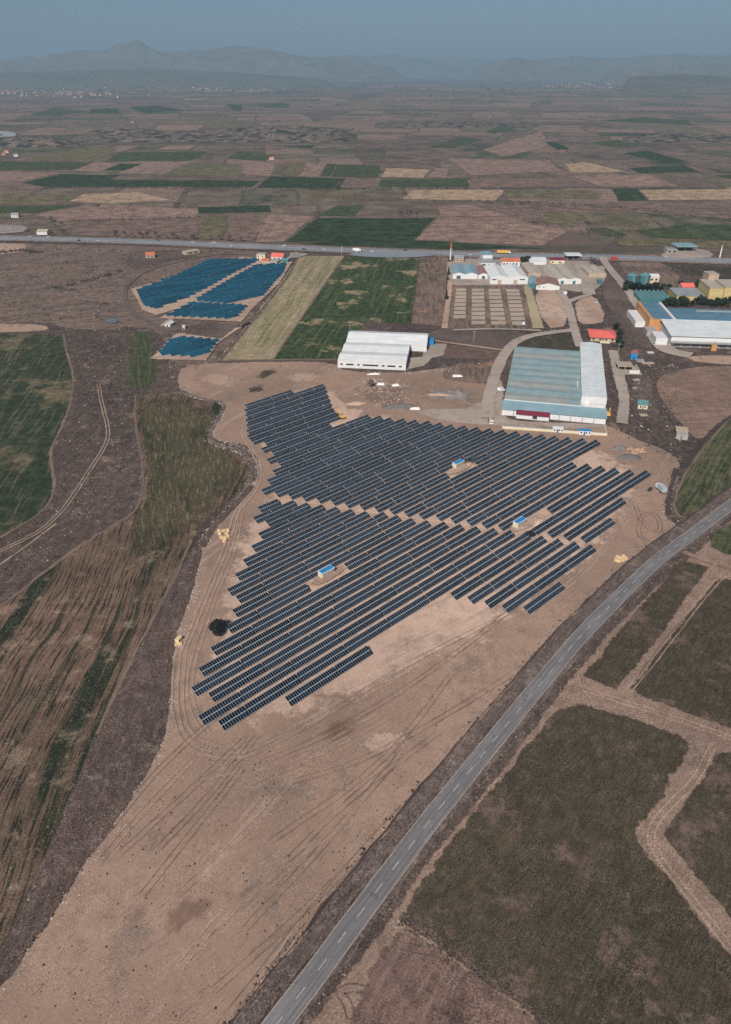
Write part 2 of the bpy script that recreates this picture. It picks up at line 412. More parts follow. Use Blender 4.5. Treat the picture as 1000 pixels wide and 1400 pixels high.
M['plot'] = ground_mat('pale_plot', S(160, 148, 132), S(148, 136, 122), patch=S(130, 120, 108), patch_amt=.4, patch_scale=.1, grain=.12)
M['weed'] = ground_mat('dark_weeds', S(70, 66, 54), S(60, 58, 46), patch=S(104, 92, 80), patch_amt=.6, patch_scale=.12, alpha=True, edge_scale=.2, opac=.85)
def far_field(nm, a, b, st, ang=.3):
    return ground_mat(nm, a, b, streak=st, amt=.6, ang=ang, period=6., stretch=160., big=.006, mid=.05, fine=.35, warp=3, bump=.05, grain=.5, alpha=True, edge_scale=.05, mott=(tuple(x * .62 for x in a[:3]) + (1,), .5, .06, .48, .68))
M['fG'] = far_field('far_green', S(58, 68, 44), S(52, 60, 41), S(74, 78, 54))
M['fD'] = far_field('far_dark_green', S(40, 53, 35), S(44, 56, 38), S(54, 64, 43))
M['fB'] = far_field('far_brown', S(106, 88, 78), S(94, 79, 71), S(114, 96, 86))
M['fP'] = far_field('far_pink_brown', S(124, 102, 91), S(110, 92, 82), S(132, 110, 98))
M['fT'] = far_field('far_straw', S(146, 124, 102), S(132, 113, 95), S(156, 134, 110))
M['fO'] = far_field('far_olive', S(92, 86, 64), S(82, 79, 58), S(106, 96, 74))

# ------------------------------------------------------------------ the ground, to the horizon
G = 36000.0
def grid_sheet(name, x0, x1, y0, y1, nx, ny, z, mat):
    V = [(x0 + (x1 - x0) * i / nx, y0 + (y1 - y0) * j / ny, z) for j in range(ny + 1) for i in range(nx + 1)]
    F = [(j * (nx + 1) + i, j * (nx + 1) + i + 1, (j + 1) * (nx + 1) + i + 1, (j + 1) * (nx + 1) + i) for j in range(ny) for i in range(nx)]
    me = bpy.data.meshes.new(name); me.from_pydata(V, [], F); me.materials.append(mat)
    o = link(name, me); o['kind'] = 'structure'
    return o
grid_sheet('ground', -G, G, -G, G, 8, 8, -0.02, M['far'])
scrub = field('scrubland', [(-1500, -700), (1500, -700), (1700, 905), (600, 870), (0, 945), (-480, 1012), (-1700, 1120)], M['scrub'], edge=6, seg=60, jit=2, sm=0, ground=True, z=0.0)

# ---- patchwork of far fields (code-generated parcels), one sheet
def patchwork():
    rr = random.Random(21); zz = [0.03]
    V = []; F = []; Cs = []
    pal = [(S(104, 86, 76), 6), (S(118, 97, 86), 4), (S(92, 79, 70), 4), (S(88, 82, 62), 2), (S(62, 70, 48), 1.4), (S(48, 60, 42), 1.0), (S(132, 112, 96), .8), (S(80, 67, 61), 2)]
    tot = sum(p[1] for p in pal)
    def pick():
        x = rr.random() * tot
        for c, wgt in pal:
            x -= wgt
            if x <= 0: return c
        return pal[0][0]
    def rec(x0, x1, y0, y1, target, fr, depth=0):
        wx, wy = x1 - x0, y1 - y0
        if wx * wy < target * rr.uniform(.6, 2.2) or depth > 11:
            g = rr.uniform(2, 7)
            c = pick()
            pts = [(x0 + g, y0 + g), (x1 - g, y0 + g), (x1 - g, y1 - g), (x0 + g, y1 - g)]
            pts = resample(pts, max(40, wx / 4), True)
            ii = len(V)
            ox, oy, a = fr
            for (px, py) in pts:
                wxp = px + 40 * noise.noise((px / 400, py / 400, 1.7)); wyp = py + 40 * noise.noise((px / 400, py / 400, 7.7))
                V.append((ox + wxp * math.cos(a) - wyp * math.sin(a), oy + wxp * math.sin(a) + wyp * math.cos(a), zz[0]))
                Cs.append(c)
            F.append(tuple(range(ii, ii + len(pts))))
            return
        s = rr.uniform(.35, .65)
        if wx * rr.uniform(.7, 1.4) > wy:
            m = x0 + wx * s; rec(x0, m, y0, y1, target, fr, depth + 1); rec(m, x1, y0, y1, target, fr, depth + 1)
        else:
            m = y0 + wy * s; rec(x0, x1, y0, m, target, fr, depth + 1); rec(x0, x1, m, y1, target, fr, depth + 1)
    for (bx0, bx1, by0, by1, tgt, a) in [(-1400, 0, 1080, 2400, 22000, .06), (0, 1500, 1020, 2400, 24000, -.08), (-2600, -200, 2450, 4300, 42000, .18), (-200, 2600, 2450, 4300, 42000, -.15),
                                         (-4500, 0, 4400, 7600, 90000, .1), (0, 4600, 4400, 7600, 90000, -.12), (-8000, 0, 7800, 12500, 260000, .05), (0, 8000, 7800, 12500, 260000, -.06)]:
        cx, cy = (bx0 + bx1) / 2, (by0 + by1) / 2
        hw, hh = (bx1 - bx0) / 2, (by1 - by0) / 2
        zz[0] += .006
        rec(-hw, hw, -hh, hh, tgt, (cx, cy, a))
    me = bpy.data.meshes.new('farmland'); me.from_pydata(V, [], F)
    at = me.color_attributes.new('Col', 'FLOAT_COLOR', 'POINT')
    at.data.foreach_set('color', [x for c in Cs for x in c])
    m = ground_mat('farmland_parcels', BROWN, S(106, 94, 84), streak=S(96, 86, 74), amt=.35, ang=.25, period=7., stretch=200., big=.004, mid=.02, fine=.2, warp=4, bump=0., grain=.34, attr_col=True)
    me.materials.append(m)
    o = link('farmland', me); o['kind'] = 'structure'
patchwork()

LAYER[0] = 0.10
FAR = [
 ('fO', [(30, 219), (127, 200), (160, 202), (145, 221)]), ('fG', [(145, 221), (165, 208), (285, 207), (262, 220)]),
 ('fG', [(-20, 220), (125, 222), (100, 232), (-20, 234)]), ('fP', [(125, 223), (165, 223), (140, 234), (100, 234)]),
 ('fD', [(166, 224), (195, 224), (170, 233), (141, 233)]), ('fP', [(197, 223), (260, 221), (225, 238), (160, 237)]),
 ('fO', [(260, 222), (325, 224), (328, 240), (225, 239)]), ('fD', [(30, 250), (85, 238), (165, 240), (150, 246), (355, 247), (345, 256), (60, 255)]),
 ('fP', [(-20, 235), (80, 236), (35, 247), (-20, 250)]), ('fT', [(95, 275), (115, 265), (190, 263), (235, 273), (150, 279)]),
 ('fO', [(-20, 265), (113, 265), (90, 275), (-20, 280)]), ('fG', [(-20, 282), (115, 280), (50, 292), (-20, 290)]),
 ('fP', [(50, 295), (135, 280), (270, 285), (272, 297), (85, 302)]), ('fB', [(70, 303), (275, 299), (265, 327), (100, 321)]),
 ('fD', [(272, 284), (368, 281), (370, 290), (272, 292)]), ('fO', [(280, 295), (312, 294), (305, 327), (268, 327)]),
 ('fB', [(318, 292), (362, 291), (366, 310), (345, 329), (308, 327)]), ('fP', [(332, 222), (377, 221), (370, 241), (332, 238)]),
 ('fP', [(367, 293), (430, 296), (385, 330), (350, 331)]), ('fD', [(435, 298), (595, 298), (565, 329), (388, 331)]),
 ('fG', [(460, 281), (500, 280), (485, 296), (433, 295)]), ('fD', [(370, 241), (472, 244), (462, 257), (350, 257)]),
 ('fO', [(385, 240), (400, 222), (420, 223), (410, 241)]), ('fP', [(420, 223), (445, 223), (435, 241), (410, 241)]),
 ('fG', [(446, 224), (460, 224), (452, 241), (437, 241)]), ('fG', [(461, 225), (520, 226), (518, 242), (453, 242)]),
 ('fB', [(474, 245), (520, 244), (520, 256), (464, 257)]), ('fG', [(310, 217), (325, 208), (375, 212), (360, 220)]),
 ('fD', [(395, 194), (420, 187), (442, 190), (425, 195)]), ('fD', [(370, 200), (430, 198.5), (425, 202.5)]),
 ('fD', [(177, 147), (215, 144), (252, 151), (195, 154)]), ('fD', [(125, 149), (162, 148), (162, 155), (122, 155)]),
 ('fG', [(40, 157), (75, 147), (120, 152), (75, 159)]), ('fO', [(285, 162), (325, 161), (320, 168), (287, 168)]),
 ('fG', [(360, 141), (395, 141), (395, 148), (360, 147)]), ('fD', [(310, 142), (330, 144), (332, 151), (320, 151)]),
 ('fP', [(215, 171), (280, 171), (270, 178), (215, 178)]), ('fT', [(550, 272), (565, 260), (690, 260), (680, 275)]),
 ('fO', [(695, 260), (810, 260), (820, 272), (695, 270)]), ('fP', [(815, 260), (834, 260), (844, 273), (825, 272)]),
 ('fD', [(835, 258), (872, 258), (887, 274), (846, 275)]), ('fT', [(876, 260), (1020, 259), (1020, 273), (890, 274)]),
 ('fB', [(645, 245), (780, 242), (820, 256), (640, 257)]), ('fG', [(520, 245), (640, 244), (640, 256), (520, 256)]),
 ('fP', [(782, 240), (885, 239), (930, 255), (822, 256)]), ('fD', [(860, 230), (935, 226), (955, 235), (875, 237)]),
 ('fT', [(522, 242), (528, 230), (588, 232), (580, 243)]), ('fG', [(500, 227), (517, 226), (517, 242), (502, 242)]),
 ('fP', [(585, 242), (596, 230), (612, 231), (610, 243)]), ('fP', [(612, 217), (750, 220), (770, 234), (645, 240)]),
 ('fT', [(772, 225), (800, 222), (858, 235), (782, 236)]), ('fG', [(587, 201), (630, 188), (660, 191), (620, 202)]),
 ('fD', [(745, 195), (760, 194), (780, 204), (762, 205)]), ('fG', [(810, 195), (845, 191), (875, 199), (835, 201)]),
 ('fD', [(850, 210), (885, 206), (940, 221), (910, 222)]), ('fG', [(665, 180), (685, 171), (705, 177), (675, 183)]),
 ('fG', [(820, 165), (880, 160), (940, 165), (950, 171)]), ('fG', [(980, 240), (1020, 239), (1020, 249)]),
 ('fP', [(566, 330), (600, 299), (710, 305), (775, 315), (745, 336)]), ('fG', [(870, 316), (940, 307), (1030, 309), (1030, 330), (900, 325)]),
 ('fG', [(800, 313), (826, 311), (862, 322), (822, 323)]), ('fO', [(830, 328), (900, 326), (1030, 332), (1030, 341), (850, 336)]),
 ('fB', [(772, 285), (790, 276), (1020, 277), (1020, 301), (950, 296)]), ('fB', [(640, 283), (770, 278), (800, 300), (725, 304)]),
 ('fO', [(750, 290), (800, 295), (785, 310), (735, 302)]), ('fD', [(400, 335), (500, 327), (600, 330), (745, 340), (610, 342)]),
 ('fP', [(600, 283), (640, 280), (700, 296), (600, 297)]), ('fP', [(660, 205), (740, 180), (750, 200), (690, 215)]),
]
for k, px in FAR:
    field('field', px, M[k], edge=4, seg=40, jit=3, sm=0, step=.006)

# river at the left
t = NT('river_water')
t.done(t.bsdf(**{'Base Color': S(140, 146, 146), 'Roughness': .45, 'Specular IOR Level': .4}).outputs[0])
field('river', [(-60, 181), (-5, 179), (15, 180), (24, 184), (16, 188), (-5, 190), (-60, 191), (-60, 188), (-5, 187), (8, 184.5), (-5, 182.5), (-60, 185)], t.mat, edge=2, seg=60, jit=1, step=.02)

# ------------------------------------------------------------------ hills, escarpments, mountains
def zray(x, y, D):
    dx = (x - 500) / 1000.0; dy = -(y - 700) / 1000.0
    fy = math.cos(PITCH) + dy * math.sin(PITCH); fz = -math.sin(PITCH) + dy * math.cos(PITCH)
    tt = D / fy
    return dx * tt, CAM_H + fz * tt
def ridge(name, prof, D, depth, mat, nx=160, ny=40, rough=.26, seed=0.):
    xs = [p[0] for p in prof]; ys = [p[1] for p in prof]
    V = []; F = []
    for j in range(ny + 1):
        s = j / ny * 2 - 1                     # -1 front foot .. 0 crest .. 1 back foot
        for i in range(nx + 1):
            px = xs[0] + (xs[-1] - xs[0]) * i / nx
            py = np.interp(px, xs, ys)
            X, Z = zray(px, py, D)
            Z = max(Z, 0)
            Y = D + s * depth
            prof_s = max(0., 1 - abs(s) ** 1.35)
            q = noise.fractal((X / depth * 2.6 + seed, Y / depth * 2.6, seed), 1.0, 2.1, 7)
            z = Z * prof_s * (1 + rough * 2.4 * q * min(1, abs(s) * 3 + .12))
            ef = min(1., i / 6, (nx - i) / 6)
            V.append((X * Y / D, Y, max(-.5, z * ef - 0.5)))
    for j in range(ny):
        for i in range(nx):
            a = j * (nx + 1) + i
            F.append((a, a + 1, a + nx + 2, a + nx + 1))
    me = bpy.data.meshes.new(name); me.from_pydata(V, [], F); me.materials.append(mat)
    for p in me.polygons: p.use_smooth = True
    o = link(name, me); o['kind'] = 'structure'
    return o
M['hill'] = ground_mat('hill_scrub', S(104, 92, 82), S(86, 82, 68), streak=S(70, 72, 58), amt=.5, period=120, stretch=300, patch=S(64, 68, 54), patch_amt=.7, patch_scale=.004, big=.002, mid=.01, fine=.05, bump=0., grain=.2, warp=30)
M['hilldark'] = ground_mat('hill_dark', S(88, 82, 72), S(72, 72, 60), patch=S(56, 62, 50), patch_amt=.6, patch_scale=.006, big=.002, mid=.012, fine=.06, bump=0., grain=.25)
M['bank'] = ground_mat('rocky_bank', S(92, 82, 74), S(66, 62, 56), streak=S(128, 112, 98), amt=.5, period=10, stretch=40, patch=S(40, 42, 40), patch_amt=.9, patch_scale=.03, patch_lo=.48, patch_hi=.58, big=.008, mid=.03, fine=.15, bump=.5, grain=.3)
ridge('mountain', [(-120, 92), (-60, 88), (0, 86), (40, 82), (75, 76), (115, 69), (150, 70), (190, 64), (215, 68), (250, 72), (290, 68), (320, 67), (350, 70), (375, 69), (405, 74), (430, 78), (470, 82), (510, 87), (560, 93)], 17500, 2400, M['hill'], seed=1.)
ridge('mountain', [(380, 90), (430, 80), (470, 77), (500, 76.5), (520, 75), (550, 77), (600, 79), (650, 82), (690, 85), (740, 92)], 24000, 3000, M['hill'], seed=4.)
ridge('mountain', [(640, 93), (700, 86), (740, 81), (800, 78), (850, 79), (900, 77.5), (950, 76), (1000, 74), (1050, 73), (1130, 76), (1220, 90)], 18500, 2400, M['hill'], seed=7.)
ridge('hill', [(-160, 102), (-60, 100), (60, 98), (150, 94.5), (200, 94), (260, 96), (330, 99.5), (390, 104), (460, 109)], 12000, 1500, M['hilldark'], seed=2., rough=.1)
ridge('hill', [(850, 108), (880, 104), (920, 101.5), (960, 102.5), (1000, 104), (1060, 103), (1140, 110)], 8600, 700, M['hilldark'], seed=3., rough=.12)
ridge('hill', [(820, 98), (880, 93), (940, 90), (1010, 86), (1100, 88), (1160, 96)], 14500, 1200, M['hill'], seed=5., rough=.16)
ridge('escarpment', [(105, 184), (130, 177), (180, 174.5), (230, 179), (290, 178), (340, 173.5), (400, 172), (450, 174), (490, 181)], 2680, 190, M['bank'], nx=120, ny=18, seed=8., rough=.12)
ridge('escarpment', [(500, 172), (560, 165), (640, 166), (720, 169), (790, 176)], 3300, 170, M['bank'], nx=80, ny=12, seed=9., rough=.1)
ridge('escarpment', [(850, 187), (900, 182), (960, 183), (1040, 188)], 2600, 120, M['bank'], nx=60, ny=12, seed=10., rough=.1)
ridge('escarpment', [(-60, 190), (20, 186), (60, 187), (110, 194)], 2420, 110, M['bank'], nx=60, ny=12, seed=12., rough=.1)

# ------------------------------------------------------------------ near land
LAYER[0] = 0.004
field('brown_scrub', [(-900, 330), (0, 332), (180, 336), (335, 341), (400, 352), (345, 430), (300, 494), (240, 503), (228, 472), (215, 450), (180, 446), (150, 452), (120, 450), (90, 448), (60, 440), (-60, 443), (-900, 470)], M['scrub_brown'], edge=6, seg=8, jit=3)
# building site soil round the solar farm and the bare field in front
field('bare_soil', [(-90, 1460), (-60, 1400), (0, 1348), (60, 1270), (130, 1160), (185, 1082), (222, 1015), (230, 960), (232, 900), (243, 850), (260, 812), (272, 770), (278, 745), (290, 722),
      (318, 694), (346, 664), (355, 640), (350, 622), (332, 606), (300, 603), (288, 594), (296, 578), (312, 550), (262, 546), (240, 525), (250, 500), (300, 496), (400, 494), (462, 496), (470, 508), (560, 510), (620, 500), (668, 520), (668, 565),
      (690, 575), (830, 580), (850, 592), (925, 622), (930, 640), (914, 690), (915, 705), (928, 716), (905, 735), (860, 768), (800, 824), (740, 892), (690, 962), (600, 1066), (500, 1188), (420, 1292), (345, 1400), (310, 1460)],
      M['soil'], edge=1.5, seg=5, jit=.8)
patch('worked_soil', [(250, 905), (262, 850), (282, 790), (300, 735), (330, 700), (352, 672), (362, 640), (350, 615), (330, 598), (322, 570), (330, 545), (400, 520), (445, 515), (470, 545), (520, 558), (640, 578), (780, 590), (840, 598), (905, 630), (905, 690), (890, 725), (830, 780),
      (760, 850), (660, 925), (560, 975), (470, 1000), (400, 1035), (330, 1050), (275, 1042), (245, 1010), (242, 950)], M['worked'], .24)
patch('pale_ground', [(240, 510), (300, 500), (345, 505), (335, 540), (280, 540), (262, 530)], M['soil_pale'])
patch('pale_ground', [(380, 505), (455, 500), (460, 525), (400, 530), (370, 525)], M['soil_pale'])
patch('pale_ground', [(465, 520), (560, 515), (560, 550), (610, 570), (520, 565), (460, 545)], M['redsoil'])
patch('weed_patch', [(335, 528), (360, 523), (372, 532), (348, 540), (332, 538)], M['weed'])
patch('weed_patch', [(345, 510), (372, 500), (390, 505), (365, 520), (345, 522)], M['weed'])
patch('red_earth', [(420, 1005), (450, 985), (490, 960), (505, 975), (490, 1010), (455, 1030), (420, 1030)], M['redsoil'])
patch('red_earth', [(205, 1262), (240, 1212), (275, 1222), (310, 1218), (290, 1262), (250, 1272), (232, 1300)], M['redsoil'])
patch('red_earth', [(480, 1000), (560, 985), (590, 1010), (520, 1050), (470, 1035)], M['soil_pale'])
field('striped_field', [(-260, 1460), (-120, 1460), (10, 1290), (52, 1190), (95, 1090), (132, 1000), (162, 938), (192, 878), (217, 830), (240, 790), (251, 765), (263, 738), (283, 708), (316, 682), (338, 656), (341, 636), (330, 620), (285, 609), (282, 596),
      (305, 562), (300, 550), (262, 548), (246, 537), (186, 540), (183, 570), (190, 610), (196, 650), (190, 690), (175, 706), (130, 732), (80, 767), (0, 830), (-80, 890), (-260, 1020)], M['strip'], edge=1.2, seg=5, jit=.6)
patch('striped_field', [(186, 541), (246, 538), (262, 549), (300, 551), (303, 563), (284, 597), (287, 610), (328, 621), (339, 637), (336, 656), (314, 684), (275, 725), (225, 770), (170, 790), (165, 735), (194, 700), (197, 650), (191, 610), (184, 570)], M['strip2'], .3)
field('green_field', [(-160, 455), (40, 456), (87, 457), (90, 482), (101, 515), (98, 545), (85, 582), (70, 610), (68, 635), (75, 660), (70, 685), (50, 705), (20, 722), (-60, 765), (-260, 900)], M['green_left'], edge=1.2, jit=.6)
field('green_field', [(181, 452), (206, 455), (211, 480), (216, 505), (210, 525), (195, 533), (175, 531), (178, 490)], M['green_small'], edge=1.2, jit=.6)
field('pale_ground', [(-60, 444), (40, 442), (70, 447), (60, 453), (-60, 455)], M['soil_pale'], edge=3)
field('stubble_field', [(409, 350), (470, 350), (425, 415), (374, 491), (298, 492), (340, 442), (385, 385)], M['stubble'], edge=1.5, sm=0, jit=.6)
field('wheat_field', [(471, 351), (573, 352), (568, 400), (562, 441), (500, 441), (480, 462), (462, 491), (376, 491), (427, 415)], M['green_mid'], edge=1.5, sm=0, jit=.6)
field('bare_strip', [(575, 352), (613, 352), (610, 400), (605, 446), (563, 442), (569, 400)], M['brown_strip'], edge=1.5, sm=0)
# yards and plots round the sheds
field('yard', [(612, 352), (760, 351), (825, 360), (830, 380), (818, 395), (800, 400), (760, 395), (740, 392), (618, 392), (610, 380)], M['yard'], edge=2)
field('yard', [(617, 390), (718, 390), (738, 452), (612, 452)], M['brown_strip'], edge=1.5, sm=0)
field('yard', [(728, 394), (770, 396), (780, 445), (745, 450)], M['soil_pale'], edge=2)
field('yard', [(786, 410), (812, 400), (832, 440), (800, 444), (790, 440)], M['soil_pale'], edge=2)
field('yard', [(605, 448), (740, 454), (700, 470), (688, 488), (660, 492), (580, 488), (580, 458)], M['darksoil'], edge=3)
field('yard', [(596, 490), (612, 470), (682, 474), (688, 484), (664, 490), (640, 489)], M['redsoil'], edge=2)
field('yard', [(602, 515), (620, 496), (668, 497), (690, 480), (672, 525), (625, 522)], M['brown_strip'], edge=2)
field('yard', [(578, 470), (612, 470), (606, 486), (590, 490), (580, 500), (556, 506), (556, 490), (578, 488)], M['yard'], edge=1, sm=0)
patch('yard', [(560, 535), (600, 526), (668, 526), (664, 556), (620, 553), (568, 548)], M['ash'])
field('yard', [(664, 558), (672, 520), (690, 520), (686, 565), (700, 577), (830, 580), (832, 586), (690, 584), (600, 575), (560, 560)], M['yard'], edge=3)
field('yard', [(700, 470), (745, 456), (783, 457), (792, 472), (795, 480), (704, 474)], M['weed'], edge=3)
patch('dark_ground', [(845, 480), (905, 480), (905, 550), (938, 620), (905, 622), (850, 590)], M['darksoil'])
field('bare_brown_field', [(898, 518), (925, 507), (960, 500), (1080, 503), (1080, 545), (1000, 566), (975, 590), (955, 603), (940, 590), (915, 560), (898, 535)], M['brown_round'], edge=1.5)
field('tan_ground', [(930, 485), (1080, 488), (1080, 500), (960, 498)], M['soil_pale'], edge=3)
field('green_field', [(1080, 545), (1000, 568), (968, 605), (940, 640), (924, 678), (922, 695), (934, 707), (970, 696), (1080, 645)], M['green_corner'], edge=1.2)
field('dark_ground', [(840, 352), (890, 354), (930, 372), (925, 400), (870, 395)], M['brown_strip'], edge=3)
patch('green_field', [(895, 358), (1060, 364), (1060, 385), (985, 392), (940, 385), (905, 372)], M['weed'])
field('dark_ground', [(835, 365), (870, 420), (900, 478), (870, 474), (845, 440), (820, 400)], M['darksoil'], edge=3)
field('tan_ground', [(-60, 335), (30, 332), (40, 338), (20, 347), (-60, 350)], M['soil_pale'], edge=3)
patch('tan_ground', [(125, 347), (190, 336), (330, 338), (300, 350), (240, 362), (190, 385), (150, 375)], M['darksoil'])

# right-hand side of the road: dirt with grass fields on it
field('dirt', [(955, 752), (1000, 712), (1080, 660), (1250, 700), (1250, 1460), (380, 1460), (430, 1395), (560, 1215), (680, 1060), (770, 942), (830, 872), (890, 808)], M['path'], edge=2, sm=0, jit=.6)
field('grass_field', [(778, 957), (850, 978), (905, 996), (942, 1012), (944, 1024), (924, 1052), (903, 1100), (872, 1132), (868, 1148), (884, 1170), (930, 1218), (985, 1292), (1080, 1400), (1080, 1460), (800, 1460), (742, 1400), (650, 1318), (552, 1252), (562, 1230), (604, 1172), (664, 1092), (722, 1016)], M['grass_right'], edge=2.8, jit=.7, sm=1)
field('grass_field', [(932, 768), (968, 776), (930, 828), (880, 898), (842, 942), (798, 924), (842, 872), (886, 818)], M['grass_right'], edge=2.4, jit=.6, sm=0)
field('grass_field', [(1120, 770), (1000, 792), (984, 794), (940, 842), (896, 896), (866, 940), (880, 952), (960, 982), (1010, 998), (1120, 1030)], M['grass_right'], edge=2.4, jit=.6, sm=0)
field('grass_field', [(1120, 1060), (1000, 1028), (982, 1030), (962, 1062), (930, 1110), (908, 1142), (925, 1165), (1000, 1252), (1120, 1400)], M['grass_right'], edge=2.4, jit=.6, sm=0)
field('green_field', [(962, 742), (1000, 714), (1080, 672), (1100, 760), (1000, 764)], M['green_corner'], edge=1.5)
field('ploughed_field', [(545, 1264), (590, 1292), (640, 1330), (752, 1412), (790, 1460), (440, 1460), (455, 1430), (500, 1350)], M['brown_right'], edge=4, jit=.8)
ribbon('dark_furrow', line_px([(548, 1252), (600, 1288), (650, 1326), (700, 1362), (760, 1410)]), [3.2, 2.6, 1.8, 1.4], M['ditch'], edge=.2, jit=1.)

# the ditch full of stones along the striped field, and the boundary beyond the pipes
field('stony_ditch', [(134, 995), (165, 938), (195, 880), (222, 828), (242, 795), (255, 768), (266, 748), (276, 750), (272, 770), (262, 812), (246, 850), (236, 900), (233, 960), (224, 1014), (186, 1084), (130, 1162), (60, 1272), (0, 1350), (-70, 1420), (-130, 1460), (-60, 1400), (10, 1300), (54, 1195), (98, 1092)], M['ditch'], edge=1.4, seg=4, jit=.9)
M['dirt_line'] = ground_mat('dirt_line', S(140, 121, 107), S(116, 101, 92), alpha=True, edge_scale=.6, opac=.6)
M['dark_line'] = ground_mat('dark_line', S(78, 68, 66), S(66, 58, 57), alpha=True, edge_scale=.8, opac=.8)
def edge_line(px, wd, mat, jit=.8, off=0.):
    ribbon('field_margin', line_px(px), wd, M[mat], edge=.3, jit=jit, off=off)
edge_line([(262, 738), (251, 765), (240, 790), (217, 830), (192, 880), (160, 944), (132, 1004)], 1.6, 'dirt_line')
edge_line([(346, 664), (318, 694), (290, 722), (276, 748)], 5, 'ditch')
edge_line([(341, 634), (330, 616), (290, 607), (284, 597), (303, 566), (311, 550), (264, 543), (250, 534)], 3, 'verge')
edge_line([(342, 660), (346, 640), (340, 622), (328, 612)], 4, 'verge')
edge_line([(186, 541), (184, 570), (191, 610), (197, 650), (192, 690), (176, 707), (130, 733), (80, 768), (0, 831)], 2.2, 'dirt_line')
edge_line([(87, 457), (91, 482), (102, 515), (99, 545), (86, 582), (71, 610), (69, 635), (76, 660), (71, 685), (51, 706), (0, 735)], 2.4, 'dirt_line')
edge_line([(924, 640), (917, 672), (912, 690), (914, 705), (926, 716), (936, 720)], 3.4, 'dark_line')
edge_line([(1000, 569), (968, 606), (940, 641), (924, 678), (921, 696), (932, 708)], 2., 'dirt_line')
edge_line([(300, 494), (345, 440), (392, 382), (408, 352)], 4, 'verge')
edge_line([(268, 500), (320, 440), (360, 398), (395, 360)], 5, 'dirt_line')
edge_line([(1080, 540), (1000, 566), (958, 604), (938, 640)], 4, 'dark_line')
edge_line([(240, 495), (300, 493), (375, 492), (460, 492)], 4, 'dirt_line')
edge_line([(374, 491), (425, 416), (470, 352)], 2.4, 'dirt_line')
# lane across the gully on the left
for off in (-.9, .9):
    ribbon('lane', line_px([(-60, 785), (0, 754), (55, 728), (85, 700), (105, 672), (125, 640), (145, 610), (150, 590), (140, 555), (135, 525)]), 1.1, M['lane_pale'], edge=.25, off=off, jit=.3)
ribbon('lane', line_px([(-40, 800), (30, 752), (78, 716)]), 1.6, M['track'], edge=.3, jit=.3)
# tracks left by machines
def tracks(px, gauge=1.9, wd=.8, mat='track', it=3):
    for s in (-1, 1):
        ribbon('wheel_track', line_px(px, it), wd, M[mat], edge=.35, off=s * gauge / 2, jit=.25)
tracks([(246, 880), (238, 940), (243, 1000), (270, 1028), (320, 1036), (385, 1018), (450, 972), (540, 922), (620, 888), (700, 850), (770, 808), (820, 760), (855, 712), (884, 676)], wd=1.2)
tracks([(252, 890), (246, 950), (252, 1000), (282, 1020), (330, 1026), (400, 1000), (470, 958)], wd=.9)
tracks([(345, 675), (322, 700), (312, 745), (292, 790), (268, 850), (252, 890)], wd=1.3)
tracks([(330, 700), (322, 750), (300, 800), (275, 870), (260, 920), (262, 970), (285, 1005)], wd=.9)
tracks([(790, 780), (830, 735), (858, 690), (885, 660), (905, 650), (908, 636), (890, 625), (862, 614), (842, 600), (846, 588), (835, 578)], wd=1.2)
tracks([(480, 960), (560, 915), (640, 880), (720, 850), (800, 815)], wd=.9)
tracks([(700, 940), (640, 990), (560, 1070), (500, 1140), (430, 1240), (360, 1340)], wd=.6, mat='track')
tracks([(360, 690), (450, 697), (560, 712), (640, 722), (720, 735), (830, 760)], wd=1.2)
tracks([(345, 560), (330, 590), (345, 615), (358, 640), (352, 668), (330, 695)], wd=1.2)
tracks([(868, 690), (880, 720), (905, 730), (900, 705), (880, 700), (870, 730), (890, 745)], wd=.5, mat='track_dark')
tracks([(470, 545), (520, 535), (600, 545), (664, 558), (700, 578), (790, 588)], wd=1.5)
tracks([(480, 1395), (475, 1370), (462, 1358), (480, 1352), (500, 1356)], wd=.5, mat='track_dark')
tracks([(545, 1295), (565, 1300), (590, 1302)], wd=.5, mat='track_dark')
tracks([(860, 945), (905, 890), (955, 825), (985, 790), (1000, 780)], wd=.9)
tracks([(790, 940), (850, 960), (930, 985), (1000, 1010)], wd=1.)
tracks([(975, 1020), (950, 1070), (905, 1110), (885, 1145), (905, 1180), (950, 1235), (1000, 1300)], wd=.9)

# faint crossing ruts on the bare field and tractor lines in the grass
M['rut_faint'] = ground_mat('faint_rut', S(112, 94, 83), S(122, 103, 91), alpha=True, edge_scale=.7, opac=.5)
M['tramline'] = ground_mat('tractor_line', S(96, 82, 68), S(84, 73, 60), alpha=True, edge_scale=.5, opac=.6)
for i in range(16):
    x0, y0 = R.uniform(120, 420), R.uniform(1120, 1390)
    k = R.uniform(.7, 1.15); L = R.uniform(120, 320)
    bend = R.uniform(-40, 40)
    tracks([(x0, y0), (x0 + L * .5 + bend, y0 - L * .55 * k), (x0 + L, y0 - L * 1.15 * k)], wd=R.uniform(.35, .7), mat=R.choice(['rut_faint', 'rut_faint', 'track']))
for i in range(7):
    x0, y0 = R.uniform(260, 420), R.uniform(1040, 1090)
    tracks([(x0, y0), (x0 + 90, y0 - R.uniform(20, 50)), (x0 + 240, y0 - R.uniform(90, 160)), (x0 + 400, y0 - R.uniform(190, 260))], wd=R.uniform(.35, .7), mat=R.choice(['rut_faint', 'track']))
for f in (0, .2, .4, .6):
    tracks([(600 + 330 * f, 1290 + 130 * f * 1.1), (690 + 250 * f, 1150 + 150 * f), (800 + 130 * f, 985 + 60 * f)], wd=.5, mat='tramline')
tracks([(870, 935), (925, 860), (990, 800)], wd=.5, mat='tramline')
tracks([(960, 975), (930, 920), (940, 880), (1000, 840)], wd=.5, mat='tramline')

